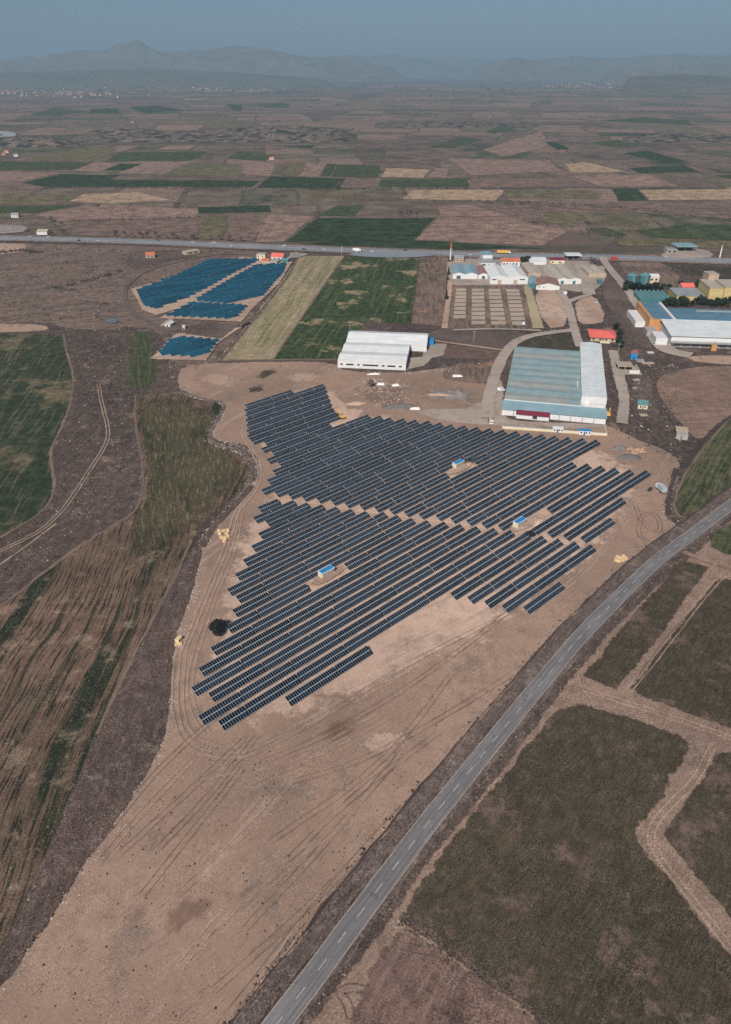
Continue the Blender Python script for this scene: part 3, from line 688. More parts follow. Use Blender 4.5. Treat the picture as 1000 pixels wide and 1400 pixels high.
# ------------------------------------------------------------------ roads
def asphalt(name, col, cross=True):
    t = NT(name)
    pos = t.n('ShaderNodeNewGeometry').outputs['Position']
    nf = t.noise(pos, 2.5, 4, .7); nb = t.noise(pos, .05, 5, .6)
    c = t.mix(t.mr(nb, .35, .65), col, tuple(x * .8 for x in col[:3]) + (1,))
    if cross:
        cr = t.n('ShaderNodeAttribute', attribute_name='cross').outputs['Fac']
        al = t.n('ShaderNodeAttribute', attribute_name='along').outputs['Fac']
        cv = t.n('ShaderNodeCombineXYZ', {0: t.math('MULTIPLY', al, .03), 1: t.math('MULTIPLY', cr, 3.5), 2: 0.}).outputs[0]
        st = t.noise(cv, 1.6, 4, .6)
        c = t.mix(t.mr(st, .42, .62, 0., .75), c, tuple(x * .55 for x in col[:3]) + (1,))
        n3 = t.noise(pos, .22, 5, .7)
        c = t.mix(t.mr(n3, .62, .68, 0., .6), c, tuple(x * .4 for x in col[:3]) + (1,))
        ed = t.math('ABSOLUTE', cr)
        ed2 = t.math('ADD', ed, t.math('MULTIPLY', t.math('SUBTRACT', t.noise(pos, .7, 4, .7), .5), .25))
        c = t.mix(t.mr(ed2, .84, .99, 0., .9), c, S(150, 138, 128))
    v = t.mr(nf, .3, .7, .86, 1.12)
    c = t.mix(1., c, t.n('ShaderNodeCombineColor', {0: v, 1: v, 2: v}).outputs[0], 'MULTIPLY')
    return t.done(t.bsdf(**{'Base Color': c, 'Roughness': .85, 'Specular IOR Level': .25}).outputs[0])
M['asphalt'] = asphalt('road_asphalt', S(118, 115, 115))
M['asphalt2'] = asphalt('highway_asphalt', S(126, 134, 140))
M['paint'] = plain('road_paint', S(172, 170, 168), .7, var=.4, scale=1.5)
ROADPX = [(335, 1462), (388, 1390), (422, 1346), (450, 1308.7), (476, 1272), (500, 1241), (523.6, 1208.6), (546, 1179), (586.6, 1125), (625, 1077), (660, 1033), (692.5, 993), (720, 958.8), (749, 924.6), (785, 880), (823.6, 840), (857.8, 805.8), (899, 766), (938.8, 737.4), (1000, 690.6), (1060, 648), (1180, 575)]
road_pts = line_px(ROADPX, 2, 4.)
ribbon('verge', road_pts, 6.4, M['verge'], edge=.14, off=5.9, jit=1.6)
ribbon('verge', road_pts, 3., M['verge'], edge=.3, off=-3.6, jit=1.2)
ribbon('verge', road_pts, 1., M['dark_line'], edge=.3, off=8.8, jit=.7)
road = ribbon('road', road_pts, 6.2, M['asphalt'], edge=.02)
# dashes: one sheet of paint each, along the centre line
acc = 0.; nxt = 3.
zdash = next_z()
def dash_mesh():
    return MB().box(-1.7, 1.7, -.09, .09, 0, .003).mesh('lane_marking', M['paint'])
dm = dash_mesh()
for i in range(1, len(road_pts)):
    a, b = road_pts[i - 1], road_pts[i]
    L = math.hypot(b[0] - a[0], b[1] - a[1])
    while nxt <= acc + L:
        f = (nxt - acc) / L
        o = link('lane_marking', dm, road)
        o.location = (a[0] + (b[0] - a[0]) * f, a[1] + (b[1] - a[1]) * f, zdash)
        o.rotation_euler = (0, 0, math.atan2(b[1] - a[1], b[0] - a[0]))
        nxt += 8.1
    acc += L
# highway
HWPX = [(-420, 322), (-150, 323), (0, 326), (100, 328), (200, 331), (300, 335.5), (440, 341), (520, 344), (610, 347), (700, 350), (800, 351.5), (900, 354), (1000, 357.5), (1150, 362), (1400, 368)]
hw = line_px(HWPX, 2, 20.)
ribbon('verge', hw, 46, M['brown_strip'], edge=.12, jit=3)
ribbon('highway', hw, 11, M['asphalt2'], edge=.02, off=7.)
ribbon('highway', hw, 11, M['asphalt2'], edge=.02, off=-7.)
ribbon('highway_median', hw, 2.4, M['yard'], edge=.1)
for off in (12.2, -12.2, 1.7, -1.7):
    ribbon('edge_line', hw, .35, M['paint'], edge=.05, off=off)
field('apron', [(470, 348), (520, 346), (600, 349), (560, 353), (500, 352)], M['asphalt2'], edge=2)
field('apron', [(898, 352), (920, 341), (965, 341), (980, 352), (940, 354)], M['yard'], edge=2)
field('apron', [(-60, 309), (20, 308), (42, 311), (28, 320), (-60, 321)], M['ash'], edge=2)
field('apron', [(395, 345), (425, 347), (412, 352), (385, 356), (398, 350)], M['ash'], edge=2)
# gravel and paved lanes by the sheds
ribbon('lane', line_px([(783, 452), (747, 456), (715, 462), (695, 476), (682, 500), (673, 524), (667, 551), (668, 572)]), 9, M['gravel'], edge=.1, jit=.8)
ribbon('lane', line_px([(793, 475), (785, 450), (780, 428), (776, 414), (765, 398), (758, 388)]), 8, M['gravel'], edge=.1, jit=.5)
ribbon('lane', line_px([(776, 414), (790, 408), (808, 403)]), 7, M['gravel'], edge=.1, jit=.5)
ribbon('lane', line_px([(792, 360), (798, 378), (806, 403)]), 14, M['gravel'], edge=.1, jit=.5)
ribbon('lane', line_px([(824, 352), (830, 364), (850, 387), (875, 418), (893, 450), (905, 474), (918, 482), (945, 487)]), [9, 9, 10, 13, 16, 16], M['gravel'], edge=.06, jit=.5)
ribbon('lane', line_px([(740, 453), (680, 450), (620, 452)]), 5, M['gravel'], edge=.15, jit=.5)
ribbon('lane', line_px([(608, 450), (612, 420), (616, 385)]), 6, M['soil_pale'], edge=.15, jit=.5)
ribbon('lane', line_px([(838, 480), (846, 515), (855, 545), (850, 580)]), 9, M['gravel'], edge=.2, jit=1.)
ribbon('lane', line_px([(690, 480), (660, 476), (610, 469), (590, 466)]), 4, M['soil_pale'], edge=.2, jit=.5)
ribbon('lane', line_px([(934, 756), (968, 769), (1030, 785)]), 4, M['path'], edge=.15, jit=.4)
ribbon('lane', line_px([(180, 380), (168, 400), (175, 425), (205, 440), (225, 452), (245, 462), (238, 480), (212, 492)]), 6, M['lane_dull'], edge=.2, jit=.6)
ribbon('lane', line_px([(170, 395), (195, 372), (235, 360), (300, 347), (345, 349)]), 5, M['lane_dull'], edge=.2, jit=.6)
ribbon('lane', line_px([(222, 447), (250, 425), (285, 400), (320, 378), (350, 362)]), 6, M['soil_pale'], edge=.15, jit=.6)
# soil beds of the distant solar blocks
for px in ([(180, 396), (330, 352), (384, 356), (300, 405), (215, 432), (195, 425)], [(218, 436), (355, 360), (400, 358), (382, 388), (350, 418), (330, 441)], [(206, 492), (240, 458), (330, 448), (345, 440), (300, 468), (282, 494)]):
    field('bare_soil', px, M['soil_pale'], edge=3, sm=0)
field('dark_ground', [(245, 446), (330, 443), (303, 464), (255, 458)], M['darksoil'], edge=3, sm=0)
# drying beds
for (t0, t1, ty, b0, b1, by, n) in [(624, 637.6, 394.6, 620, 636.8, 437, 8), (645.6, 662, 394.8, 644.8, 664, 445, 9), (668, 684, 395.2, 672, 692.5, 445.5, 9), (692, 709.6, 395.4, 700.8, 720, 446, 9)]:
    for k in range(n):
        T0, T1, B0, B1 = U(t0, ty), U(t1, ty), U(b0, by), U(b1, by)
        def lp(s, e): return tuple(s[q] + (e[q] - s[q]) * 1 for q in (0, 1))
        f0, f1 = (k + .06) / n, (k + .72) / n
        c = [(T0[0] + (B0[0] - T0[0]) * f0, T0[1] + (B0[1] - T0[1]) * f0), (T1[0] + (B1[0] - T1[0]) * f0, T1[1] + (B1[1] - T1[1]) * f0),
             (T1[0] + (B1[0] - T1[0]) * f1, T1[1] + (B1[1] - T1[1]) * f1), (T0[0] + (B0[0] - T0[0]) * f1, T0[1] + (B0[1] - T0[1]) * f1)]
        mb = MB()
        z1 = .35
        mb.poly([(p[0], p[1], z1) for p in c])
        for q in range(4):
            a, b = c[q], c[(q + 1) % 4]
            mb.poly([(a[0], a[1], 0), (b[0], b[1], 0), (b[0], b[1], z1), (a[0], a[1], z1)])
        o = part('plot_bed', mb, M['plot']); o['kind'] = 'structure'
field('straw_strip', [(716, 392), (726, 393), (744, 450), (729, 450)], ground_mat('straw_bed', S(158, 146, 118), S(146, 134, 108), alpha=True, grain=.12), edge=.8, sm=0)

# pond
t = NT('pond_water')
t.done(t.bsdf(**{'Base Color': S(86, 104, 108), 'Roughness': .15}).outputs[0])
field('pond', [(147, 438), (153, 436), (160, 438), (160, 442), (152, 443), (147, 441)], t.mat, edge=.5, jit=.2)

# ------------------------------------------------------------------ solar rows
ROWA = math.radians(47)
UD = (math.sin(ROWA), math.cos(ROWA)); VD = (math.cos(ROWA), -math.sin(ROWA))
V0, VP = -379.88, 6.624
TILT = math.radians(26); PL = 4.12; ZTOP = 2.45
def glass(name, col, rough, line):
    t = NT(name)
    p = t.n('ShaderNodeTexCoord').outputs['Object']
    oi = t.n('ShaderNodeObjectInfo').outputs['Random']
    nz = t.n('ShaderNodeTexNoise', {'Vector': p, 'Scale': .35, 'Detail': 3.}).outputs[0]
    v = t.math('ADD', t.mr(nz, .3, .7, .75, 1.2), t.math('MULTIPLY', oi, .7))
    c = t.mix(1., col, t.n('ShaderNodeCombineColor', {0: v, 1: v, 2: v}).outputs[0], 'MULTIPLY')
    return t.done(t.bsdf(**{'Base Color': c, 'Roughness': t.math('ADD', rough - .1, t.math('MULTIPLY', oi, .25)), 'Specular IOR Level': t.math('ADD', .08, t.math('MULTIPLY', oi, .2))}).outputs[0])
M['cell'] = glass('dark_solar_glass', (.0065, .010, .018, 1), .33, .1)
M['cell_blue'] = glass('blue_solar_glass', (.004, .040, .068, 1), .35, .1)
M['alu'] = plain('aluminium_frame', (.44, .50, .53, 1), .4, .0, var=.1)
M['alu_dark'] = plain('dark_panel_frame', (.10, .18, .23, 1), .5, .0, var=.1)
M['steel'] = plain('galvanised_steel', (.32, .33, .34, 1), .5, .5, var=.1)
TC = {}
def table_meshes(n, kind):
    key = (n, kind)
    if key in TC: return TC[key]
    ct, st = math.cos(TILT), math.sin(TILT)
    def P(x, s, h):          # s metres down the slope, h above it
        return (x, -s * ct + h * -st, ZTOP - s * st + h * ct)
    def slab(mb, x0, x1, s0, s1, h0, h1):
        i = len(mb.v)
        mb.v += [P(x0, s0, h0), P(x1, s0, h0), P(x1, s1, h0), P(x0, s1, h0), P(x0, s0, h1), P(x1, s0, h1), P(x1, s1, h1), P(x0, s1, h1)]
        for f in ((0, 1, 2, 3), (7, 6, 5, 4), (0, 4, 5, 1), (1, 5, 6, 2), (2, 6, 7, 3), (3, 7, 4, 0)):
            mb.f.append(tuple(i + k for k in f)); mb.m.append(0)
    L = n * 1.02
    fr = MB(); slab(fr, 0, L, 0, PL, -.04, 0.)
    md = MB()
    g = .038 if kind == 'dark' else .03
    mg = .085 if kind == 'dark' else .06
    for k in range(n):
        slab(md, k * 1.02 + g, (k + 1) * 1.02 - g, .05, PL / 2 - mg, .002, .02)
        slab(md, k * 1.02 + g, (k + 1) * 1.02 - g, PL / 2 + mg, PL - .05, .002, .02)
    sp = MB()
    for s in (.8, 3.3): slab(sp, .1, L - .1, s - .05, s + .05, -.14, -.041)
    x = .8
    while x < L:
        for s in (.8, 3.3):
            q = P(x, s, -.14)
            sp.box(x - .06, x + .06, q[1] - .06, q[1] + .06, -.02, q[2])
        x += 4.6
    TC[key] = (fr.mesh('panel_table', M['alu'] if kind == 'dark' else M['alu_dark']), md.mesh('solar_modules', M['cell'] if kind == 'dark' else M['cell_blue']), sp.mesh('support_frame', M['steel']))
    return TC[key]
ORD = ['first', 'second', 'third', 'fourth', 'fifth', 'sixth', 'seventh', 'eighth', 'ninth', 'tenth', 'eleventh', 'twelfth', 'thirteenth', 'fourteenth', 'fifteenth', 'sixteenth', 'seventeenth', 'eighteenth', 'nineteenth', 'twentieth']
def ordn(n):
    if n <= 20: return ORD[n - 1]
    tens = {2: 'twenty', 3: 'thirty', 4: 'forty'}[n // 10]
    return tens + '-' + ORD[n % 10 - 1] if n % 10 else {30: 'thirtieth', 40: 'fortieth'}[n]
RG = math.pi / 2 - ROWA
def solar_row(v, u0, u1, label, group, kind='dark', tab=22):
    # base at the upper edge line
    vv = v
    n = max(4, int(round((u1 - u0) / 1.02)))
    loc = (u0 * UD[0] + vv * VD[0], u0 * UD[1] + vv * VD[1], 0)
    row = thing('solar_panel_row', label, 'solar panels', loc, RG, group)
    rr = random.Random(int(v * 10) + int(u0))
    x = 0.; left = n
    first = rr.randint(10, tab)
    while left > 0:
        k = min(left, first if x == 0 else tab)
        if 0 < left - k < 5: k = left
        a, b, c = table_meshes(k, kind)
        o = link('panel_table', a, row)
        o.location = (x, 0, rr.uniform(-.06, .06)); o.rotation_euler = (rr.uniform(-.006, .006), rr.uniform(-.002, .002), 0)
        m = link('solar_modules', b, o); m['kind'] = 'stuff'
        link('support_frame', c, o)
        x += k * 1.02 + .35; left -= k
    return row
ub = {0: (246, 284), 1: (241, 306), 2: (237, 302), 3: (232.5, 298), 4: (228.5, 294), 5: (224, 289.5), 6: (220, 285.5), 7: (218, 282), 8: (222.5, 280), 9: (215.7, 267), 10: (217.8, 293.3), 11: (210, 298), 12: (212.5, 300.6), 13: (204, 304.8), 14: (195.5, 308.8), 15: (187, 313)}
URr = {16: 316.7, 17: 320.3, 18: 324.4, 19: 329, 20: 332.9, 21: 337.5, 22: 341.8, 23: 345.8, 24: 349.5, 25: 353.3, 26: 356.9, 27: 361.5, 28: 365.9, 29: 331.8, 30: 336.1, 31: 339.8, 32: 343.9, 33: 347.6, 34: 352.4, 35: 316.8, 36: 295}
ULl = {16: 190.6, 17: 194.4, 18: 198.2, 19: 202.3, 20: 206.4, 21: 209.8, 22: 214, 23: 217.9, 24: 221.9, 25: 225.6, 26: 229.3, 27: 234.5, 28: 237.7, 29: 241.9, 30: 245.4, 31: 249.8, 32: 280.2, 33: 258.6, 34: 261.8, 35: 265.3, 36: 269.6}
for k in URr: ub[k] = (ULl[k], URr[k])
for k, (a, b) in sorted(ub.items()):
    lab = 'dark solar panel row between the halls and the cross track, %s from the white hall' % ordn(k + 1)
    segs = [(a, b)]
    if k == 23: segs = [(a, 270.5), (294, b)]
    if k == 24: segs = [(a, 349.5)]
    if len(segs) == 1: solar_row(V0 + k * VP, a, b, lab, 'dark solar panel rows of the upper block')
    else:
        solar_row(V0 + k * VP, *segs[0], 'dark solar panel row ending at the blue-roofed cabin amid the larger block, shorter side', 'dark solar panel rows of the upper block')
        solar_row(V0 + k * VP, *segs[1], 'dark solar panel row running from the dark earth heap towards the big warehouse', 'dark solar panel rows of the upper block')
LRr = [187.4, 192.3, 195.4, 199.8, 203.6, 207.6, 211.5, 216.5, 219.5, 223.1, 226.9, 231.2, 234.8, 239.8, 244.3, 248.3, 252.1, 256.7, 260.1, 263.7, 266.6, 233.2]
LLl = [175.1, 167.6, 170.2, 161.1, 152.4, 143.2, 134.5, 125.9, 125.7, 119.6, 112.2, 100.8, 91.4, 84.3, 87.1, 78.9, 82.5, 192.6, 195.7, 198.7, 201.7, 207.3]
for i, (a, b) in enumerate(zip(LLl, LRr)):
    k = 17 + i
    lab = 'dark solar panel row beyond the cross track, %s from its shortest row' % ordn(i + 1)
    if i == 0: lab = 'shortest dark solar panel row, beside the cross track'
    if i == 10:
        solar_row(V0 + k * VP, a, 151.5, 'dark solar panel row ending at the roofed cabin near the round dark tree', 'dark solar panel rows of the lower block')
        solar_row(V0 + k * VP, 174.3, b, 'dark solar panel row from the lone cabin to the cross track', 'dark solar panel rows of the lower block')
    else:
        solar_row(V0 + k * VP, a, b, lab, 'dark solar panel rows of the lower block')
solar_row(V0 + 34 * VP, 105.6, 144.5, 'short dark solar panel row alone at the edge of the bare field', 'dark solar panel rows of the lower block')

# distant blue blocks: rows cut to each block's outline
def block(px, label, group, pitch=6.1, tab=30, trim=0.):
    pts = [U(*p) for p in px]
    uvs = [(p[0] * UD[0] + p[1] * UD[1], p[0] * VD[0] + p[1] * VD[1]) for p in pts]
    v0 = min(q[1] for q in uvs); v1 = max(q[1] for q in uvs)
    v = v0 + pitch * .6; i = 0
    rows = []
    while v < v1:
        xs = []
        for j in range(len(uvs)):
            a, b = uvs[j - 1], uvs[j]
            if (a[1] - v) * (b[1] - v) < 0:
                xs.append(a[0] + (b[0] - a[0]) * (v - a[1]) / (b[1] - a[1]))
        xs.sort()
        if len(xs) >= 2 and xs[-1] - xs[0] > 8:
            rows.append((v, xs[0], xs[-1]))
        v += pitch
    for i, (v, a, b) in enumerate(rows):
        solar_row(v, a, b, label % ordn(i + 1), group, 'blue', tab)
block([(186, 398), (240, 378), (285, 356), (350, 355), (352, 357), (318, 374), (290, 390), (255, 408), (213, 423), (196, 419)], 'blue solar panel row in the largest distant block, %s from its gravel lane', 'blue solar panel rows of the largest distant block')
block([(265, 412), (300, 391), (348, 364), (390, 361), (386, 374), (372, 388), (360, 404), (322, 413), (308, 416)], 'blue solar panel row in the block by the cream house, %s from its lane', 'blue solar panel rows of the block by the cream house')
block([(226, 433), (262, 414.5), (337, 419), (320, 437)], 'blue solar panel row of the block behind the white kiosk, %s from its lane', 'blue solar panel rows behind the white kiosk')
block([(214, 486), (236, 461), (298, 466), (284, 484), (270, 489)], 'blue solar panel row in the small separate square block, %s from the kiosk', 'blue solar panel rows of the small square block')

# ------------------------------------------------------------------ buildings
M['white'] = plain('white_cladding', S(196, 196, 194), .6, var=.08)
M['cream'] = plain('cream_render', S(196, 184, 158), .8, var=.12)
M['grey'] = plain('grey_concrete', S(148, 144, 140), .85, var=.15)
M['tanwall'] = plain('tan_block', S(164, 146, 126), .85, var=.15)
M['dkglass'] = plain('window_glass', S(48, 54, 60), .15, var=.2)
M['door'] = plain('dark_door', S(66, 76, 84), .5)
M['teal'] = plain('teal_paint', S(60, 104, 110), .5)
M['blue'] = plain('blue_paint', S(34, 120, 176), .45, var=.15)
M['orange'] = plain('orange_paint', S(178, 128, 82), .5)
M['maroon'] = sheet('maroon_sheet', S(112, 44, 58), 'X', .5)
M['yellowwall'] = plain('yellow_grain_wall', S(176, 158, 110), .85, var=.15, scale=.25)
M['r_white'] = sheet('white_roof_sheet', S(206, 210, 208), 'X', 1.0, var=.08, stain=(.4, S(176, 174, 168)))
M['r_whitey'] = sheet('white_roof_sheet_y', S(200, 206, 206), 'Y', 1.0, var=.08, stain=(.4, S(170, 170, 166)))
M['r_blue'] = sheet('faded_blue_roof', S(126, 148, 150), 'X', 1.2, stain=(.5, S(150, 152, 146)), var=.14)
M['r_tan'] = sheet('faded_tan_roof', S(146, 148, 141), 'X', 1.2, stain=(.5, S(132, 148, 148)), var=.14)
M['r_steel'] = sheet('slate_blue_roof', S(84, 116, 132), 'X', 1.5, var=.15)
M['r_ltblue'] = sheet('light_blue_roof', S(122, 148, 156), 'X', 1.5, var=.12)
M['r_red'] = sheet('coral_red_roof', S(214, 104, 92), 'X', .8, var=.08)
M['r_orange'] = sheet('orange_tile_roof', S(184, 104, 78), 'X', .5, var=.15)
M['r_brown'] = sheet('brown_tile_roof', S(140, 104, 90), 'X', .6, var=.2)
M['r_beige'] = sheet('beige_roof', S(166, 156, 140), 'X', 1., var=.12)
M['r_grey'] = sheet('grey_roof', S(138, 142, 142), 'X', 1., var=.15)
M['r_teal'] = sheet('teal_roof', S(88, 128, 128), 'X', 1., var=.12)

def frame(pl, pr):
    a, b = U(*pl), U(*pr)
    return a, math.atan2(b[1] - a[1], b[0] - a[0]), math.hypot(b[0] - a[0], b[1] - a[1])
def win(parent, x0, x1, z0, z1, y=-.06, mat='dkglass', nm='window'):
    return part(nm, MB().box(x0, x1, y, y + .1, z0, z1), M[mat], parent)
def wall_gable(parent, x0, x1, y0, y1, he, hr, axis, mat):
    mb = MB()
    if axis == 'x':   # ridge runs along x
        mb.prism([(y0, -.3), (y0, he), ((y0 + y1) / 2, hr - .12), (y1, he), (y1, -.3)], x0, x1, 'x')
    else:
        mb.prism([(x0, -.3), (x0, he), ((x0 + x1) / 2, hr - .12), (x1, he), (x1, -.3)], y0, y1, 'y')
    return part('wall', mb, mat, parent)
def roof_gable(parent, x0, x1, y0, y1, he, hr, axis, mat, oh=.5, nm='roof'):
    mb = MB(); t = .15
    if axis == 'x':
        m = (y0 + y1) / 2; sl = (hr - he) / (m - y0)
        mb.prism([(y0 - oh, he - oh * sl), (m, hr), (y1 + oh, he - oh * sl), (y1 + oh, he - oh * sl + t), (m, hr + t), (y0 - oh, he - oh * sl + t)], x0 - oh, x1 + oh, 'x')
    else:
        m = (x0 + x1) / 2; sl = (hr - he) / (m - x0)
        mb.prism([(x0 - oh, he - oh * sl), (m, hr), (x1 + oh, he - oh * sl), (x1 + oh, he - oh * sl + t), (m, hr + t), (x0 - oh, he - oh * sl + t)], y0 - oh, y1 + oh, 'y')
    return part(nm, mb, mat, parent)
def shed(name, label, cat, pl, pr, depth, he, hr, axis, wall, roof, doors=(), wins=(), group=None, bays=1, w=None):
    a, rz, L = frame(pl, pr)
    if w: L = w
    o = thing(name, label, cat, (a[0], a[1], 0), rz, group)
    if axis == 'y':
        for k in range(bays):
            x0, x1 = L * k / bays, L * (k + 1) / bays
            wall_gable(o, x0 + (.003 if k else 0), x1, 0, depth, he, hr, 'y', M[wall])
            roof_gable(o, x0, x1, 0, depth, he, hr, 'y', M[roof], oh=.4 if bays == 1 else -.02 if False else .05)
    else:
        for k in range(bays):
            y0, y1 = depth * k / bays, depth * (k + 1) / bays
            wall_gable(o, 0, L, y0 + (.003 if k else 0), y1, he, hr, 'x', M[wall])
            roof_gable(o, 0, L, y0, y1, he, hr, 'x', M[roof], oh=.4 if bays == 1 else .05)
    for (x0, x1, h, m) in doors: win(o, x0 * L, x1 * L, 0, h, mat=m, nm='door')
    for (x0, x1, z0, z1) in wins: win(o, x0 * L, x1 * L, z0, z1)
    return o
def flat_box(name, label, cat, pl, pr, depth, h, wall, roof, doors=(), wins=(), group=None, oh=.25, th=.25):
    a, rz, L = frame(pl, pr)
    o = thing(name, label, cat, (a[0], a[1], 0), rz, group)
    part('wall', MB().box(0, L, 0, depth, -.2, h), M[wall], o)
    part('roof', MB().box(-oh, L + oh, -oh, depth + oh, h, h + th), M[roof], o)
    for (x0, x1, hh, m) in doors: win(o, x0 * L, x1 * L, 0, hh, mat=m, nm='door')
    for (x0, x1, z0, z1) in wins: win(o, x0 * L, x1 * L, z0, z1)
    return o

# white L-shaped hall
a, rz, L = frame((462, 502.5), (555, 506.5))
o = thing('white_hall', 'white L-shaped metal hall with a band of dark windows in its wall', 'building', (a[0], a[1], 0), rz)
for (x0, x1, y0, y1) in ((0, L, 0, 22), (0, L, 22.003, 44), (0, L + 13, 44.003, 74)):
    wall_gable(o, x0, x1, y0, y1, 5.2, 6.8 if y1 < 50 else 8.6, 'x', M['white'])
    roof_gable(o, x0, x1, y0, y1, 5.2, 6.8 if y1 < 50 else 8.6, 'x', M['r_white'], oh=.15)
for (f0, f1) in ((.04, .075), (.125, .235), (.29, .325), (.37, .6), (.65, .69), (.73, .85), (.9, .94)):
    win(o, f0 * L, f1 * L, 2.2, 3.4)
part('lean_to', MB().box(L + 13.05, L + 18, 60, 70, -.2, 3.2), M['blue'], o)

# long warehouse with many roof bays
a, rz, L = frame((686.7, 567.5), (826.6, 575.8))
rz -= math.radians(5)
o = thing('warehouse', 'huge low warehouse with faded blue and tan striped roof beside a tall white hall', 'building', (a[0], a[1], 0), rz)
XW = L * .755
part('wall', MB().box(0, XW, 10, 118, -.2, 7.0), M['white'], o)
nb = 9
cols = ['r_tan', 'r_blue', 'r_tan', 'r_blue', 'r_blue', 'r_blue', 'r_blue', 'r_tan', 'r_blue']
for k in range(nb):
    y0, y1 = 10 + 108 * k / nb, 10 + 108 * (k + 1) / nb
    split = {0: .86, 2: .84, 7: .9}.get(k, None)
    roof_gable(o, 0, XW * split - .003 if split else XW, y0, y1, 7.05, 7.55, 'x', M[cols[k]], oh=.0, nm='roof_bay')
    if split: roof_gable(o, XW * split, XW, y0, y1, 7.05, 7.55, 'x', M['r_blue'], oh=.0, nm='roof_bay')
part('wall', MB().box(-.3, L, .3, 9.95, -.2, 4.2), M['white'], o)
part('lean_to_roof', MB().prism([(-.6, 4.25), (10.2, 6.4), (10.2, 6.6), (-.6, 4.45)], -.8, L + .5, 'x'), M['r_ltblue'], o)
for k in range(1, 9):
    if k in (1,) or k > 4: part('pilaster', MB().box(L * k / 9 - .25, L * k / 9 + .25, .02, .28, -.1, 4.1), M['grey'], o)
part('office_wall', MB().box(L * .14, L * .46, -3.0, .25, -.2, 3.6), M['white'], o)
part('awning', MB().prism([(-4.2, 3.4), (.0, 4.6), (.0, 4.75), (-4.2, 3.55)], L * .135, L * .465, 'x'), M['maroon'], o)
win(o, L * .30, L * .345, .6, 2.6, y=-3.07)
# tall white hall
wall_gable(o, XW + .01, L, 16, 126, 11., 11.9, 'y', M['white'])
rp = 6
for k in range(rp):
    y0, y1 = 16 + 110 * k / rp, 16 + 110 * (k + 1) / rp
    dz = .35 if k % 2 else 0
    roof_gable(o, XW + .01, L, y0 + .01, y1 - .01, 11. + dz, 12. + dz, 'y', M['r_whitey'], oh=.0 if False else .0, nm='roof_panel')
part('lean_to_roof', MB().box(XW + 2, XW + 5, 9.96, 15.95, 6.65, 6.9), M['r_white'], o)
for f in (.905, .94, .975): win(o, L * f - .8, L * f + .8, 7.6, 9.0, y=15.92)
part('gable_wall', MB().box(L * .89, L, 15.7, 15.9, 6.8, 10.6), M['white'], o)
part('skylight', MB().box(XW * .95, XW * .965, 40, 50, 8.15, 8.5), M['white'], o)

# big factory at the right
a, rz, L = frame((913, 477), (1004, 480))
L = 120.
o = thing('factory', 'large factory with white front hall, slate blue roof and orange-trimmed wing', 'building', (a[0], a[1], 0), rz)
part('wall', MB().box(3, L, 6, 42, -.2, 9), M['white'], o)
part('roof', MB().prism([(4.5, 9.05), (42, 11.5), (42, 11.8), (4.5, 9.35)], 2, L, 'x'), M['r_whitey'], o)
x = 5.
while x < L - 6:
    part('panel', MB().box(x, x + 6.4, 5.8, 5.97, 5.2, 8.4), M['white'], o)
    part('door', MB().box(x + .6, x + 5.8, 5.75, 5.96, 0, 3.6), M['grey'], o)
    x += 7.2
part('canopy', MB().box(2.5, L, 1.5, 5.7, 4.3, 4.7), M['r_grey'], o)
part('wall', MB().box(15.1, L, 42.05, 88, -.2, 8.4), M['white'], o)
part('roof', MB().prism([(42.1, 8.45), (65, 10.2), (88.5, 8.45), (88.5, 8.7), (65, 10.4), (42.1, 8.7)], 15.05, L, 'x'), M['r_steel'], o)
part('ridge_vent', MB().box(40, L - 4, 76, 78, 9., 10.4), M['r_grey'], o)
part('wing_wall', MB().box(-6, 15, 44, 96, -.2, 10.5), M['orange'], o)
part('wing_roof', MB().box(-3.2, 12.6, 46.5, 95, 10.52, 10.8), M['r_steel'], o)
part('parapet', MB().box(-6, -3.4, 44, 96, 10.52, 11.6), M['orange'], o)
part('parapet', MB().box(12.8, 15, 44, 96, 10.52, 11.6), M['white'], o)
part('annex', MB().box(-14, -6.1, 56, 92, -.2, 5), M['white'], o)
part('annex', MB().box(-8, 1, 8, 26, -.2, 6), M['white'], o)
part('annex', MB().box(-10, -2, 30, 43.5, -.2, 5), M['grey'], o)
for (f, c) in ((.29, 'orange'), (.55, 'maroon'), (.72, 'orange')):
    part('machine', MB().box(L * f - 2, L * f + 2, -1.5, 1.4, 0, 4.2).box(L * f - .4, L * f + .4, -1, -.2, 4.2, 7.), M[c], o)

# red-roofed house
a, rz, L = frame((806, 466.5), (843, 468.5))
o = thing('house', 'house with bright coral red hipped roof beside dark trees', 'house', (a[0], a[1], 0), rz)
D = 23.
part('wall', MB().box(.8, L - .8, .8, D - .8, -.2, 3.4), M['tanwall'], o)
hz_ = 5.6
mb = MB()
q = [(-.4, -.4, 3.42), (L + .4, -.4, 3.42), (L + .4, D + .4, 3.42), (-.4, D + .4, 3.42)]; r0, r1 = (L * .3, D / 2, hz_), (L * .7, D / 2, hz_)
mb.poly([q[0], q[1], r1, r0]); mb.poly([q[1], q[2], r1]); mb.poly([q[2], q[3], r0, r1]); mb.poly([q[3], q[0], r0]); mb.poly(q[::-1])
part('roof', mb, M['r_red'], o)
for f in (.15, .4, .62, .85): win(o, L * f - .8, L * f + .8, 1., 2.3, y=.72)
part('door', MB().box(L * .5 - .6, L * .5 + .6, .68, .78, 0, 2.2), M['door'], o)
part('porch', MB().box(L * .38, L * .75, -3.2, .75, -.1, .9), M['cream'], o)

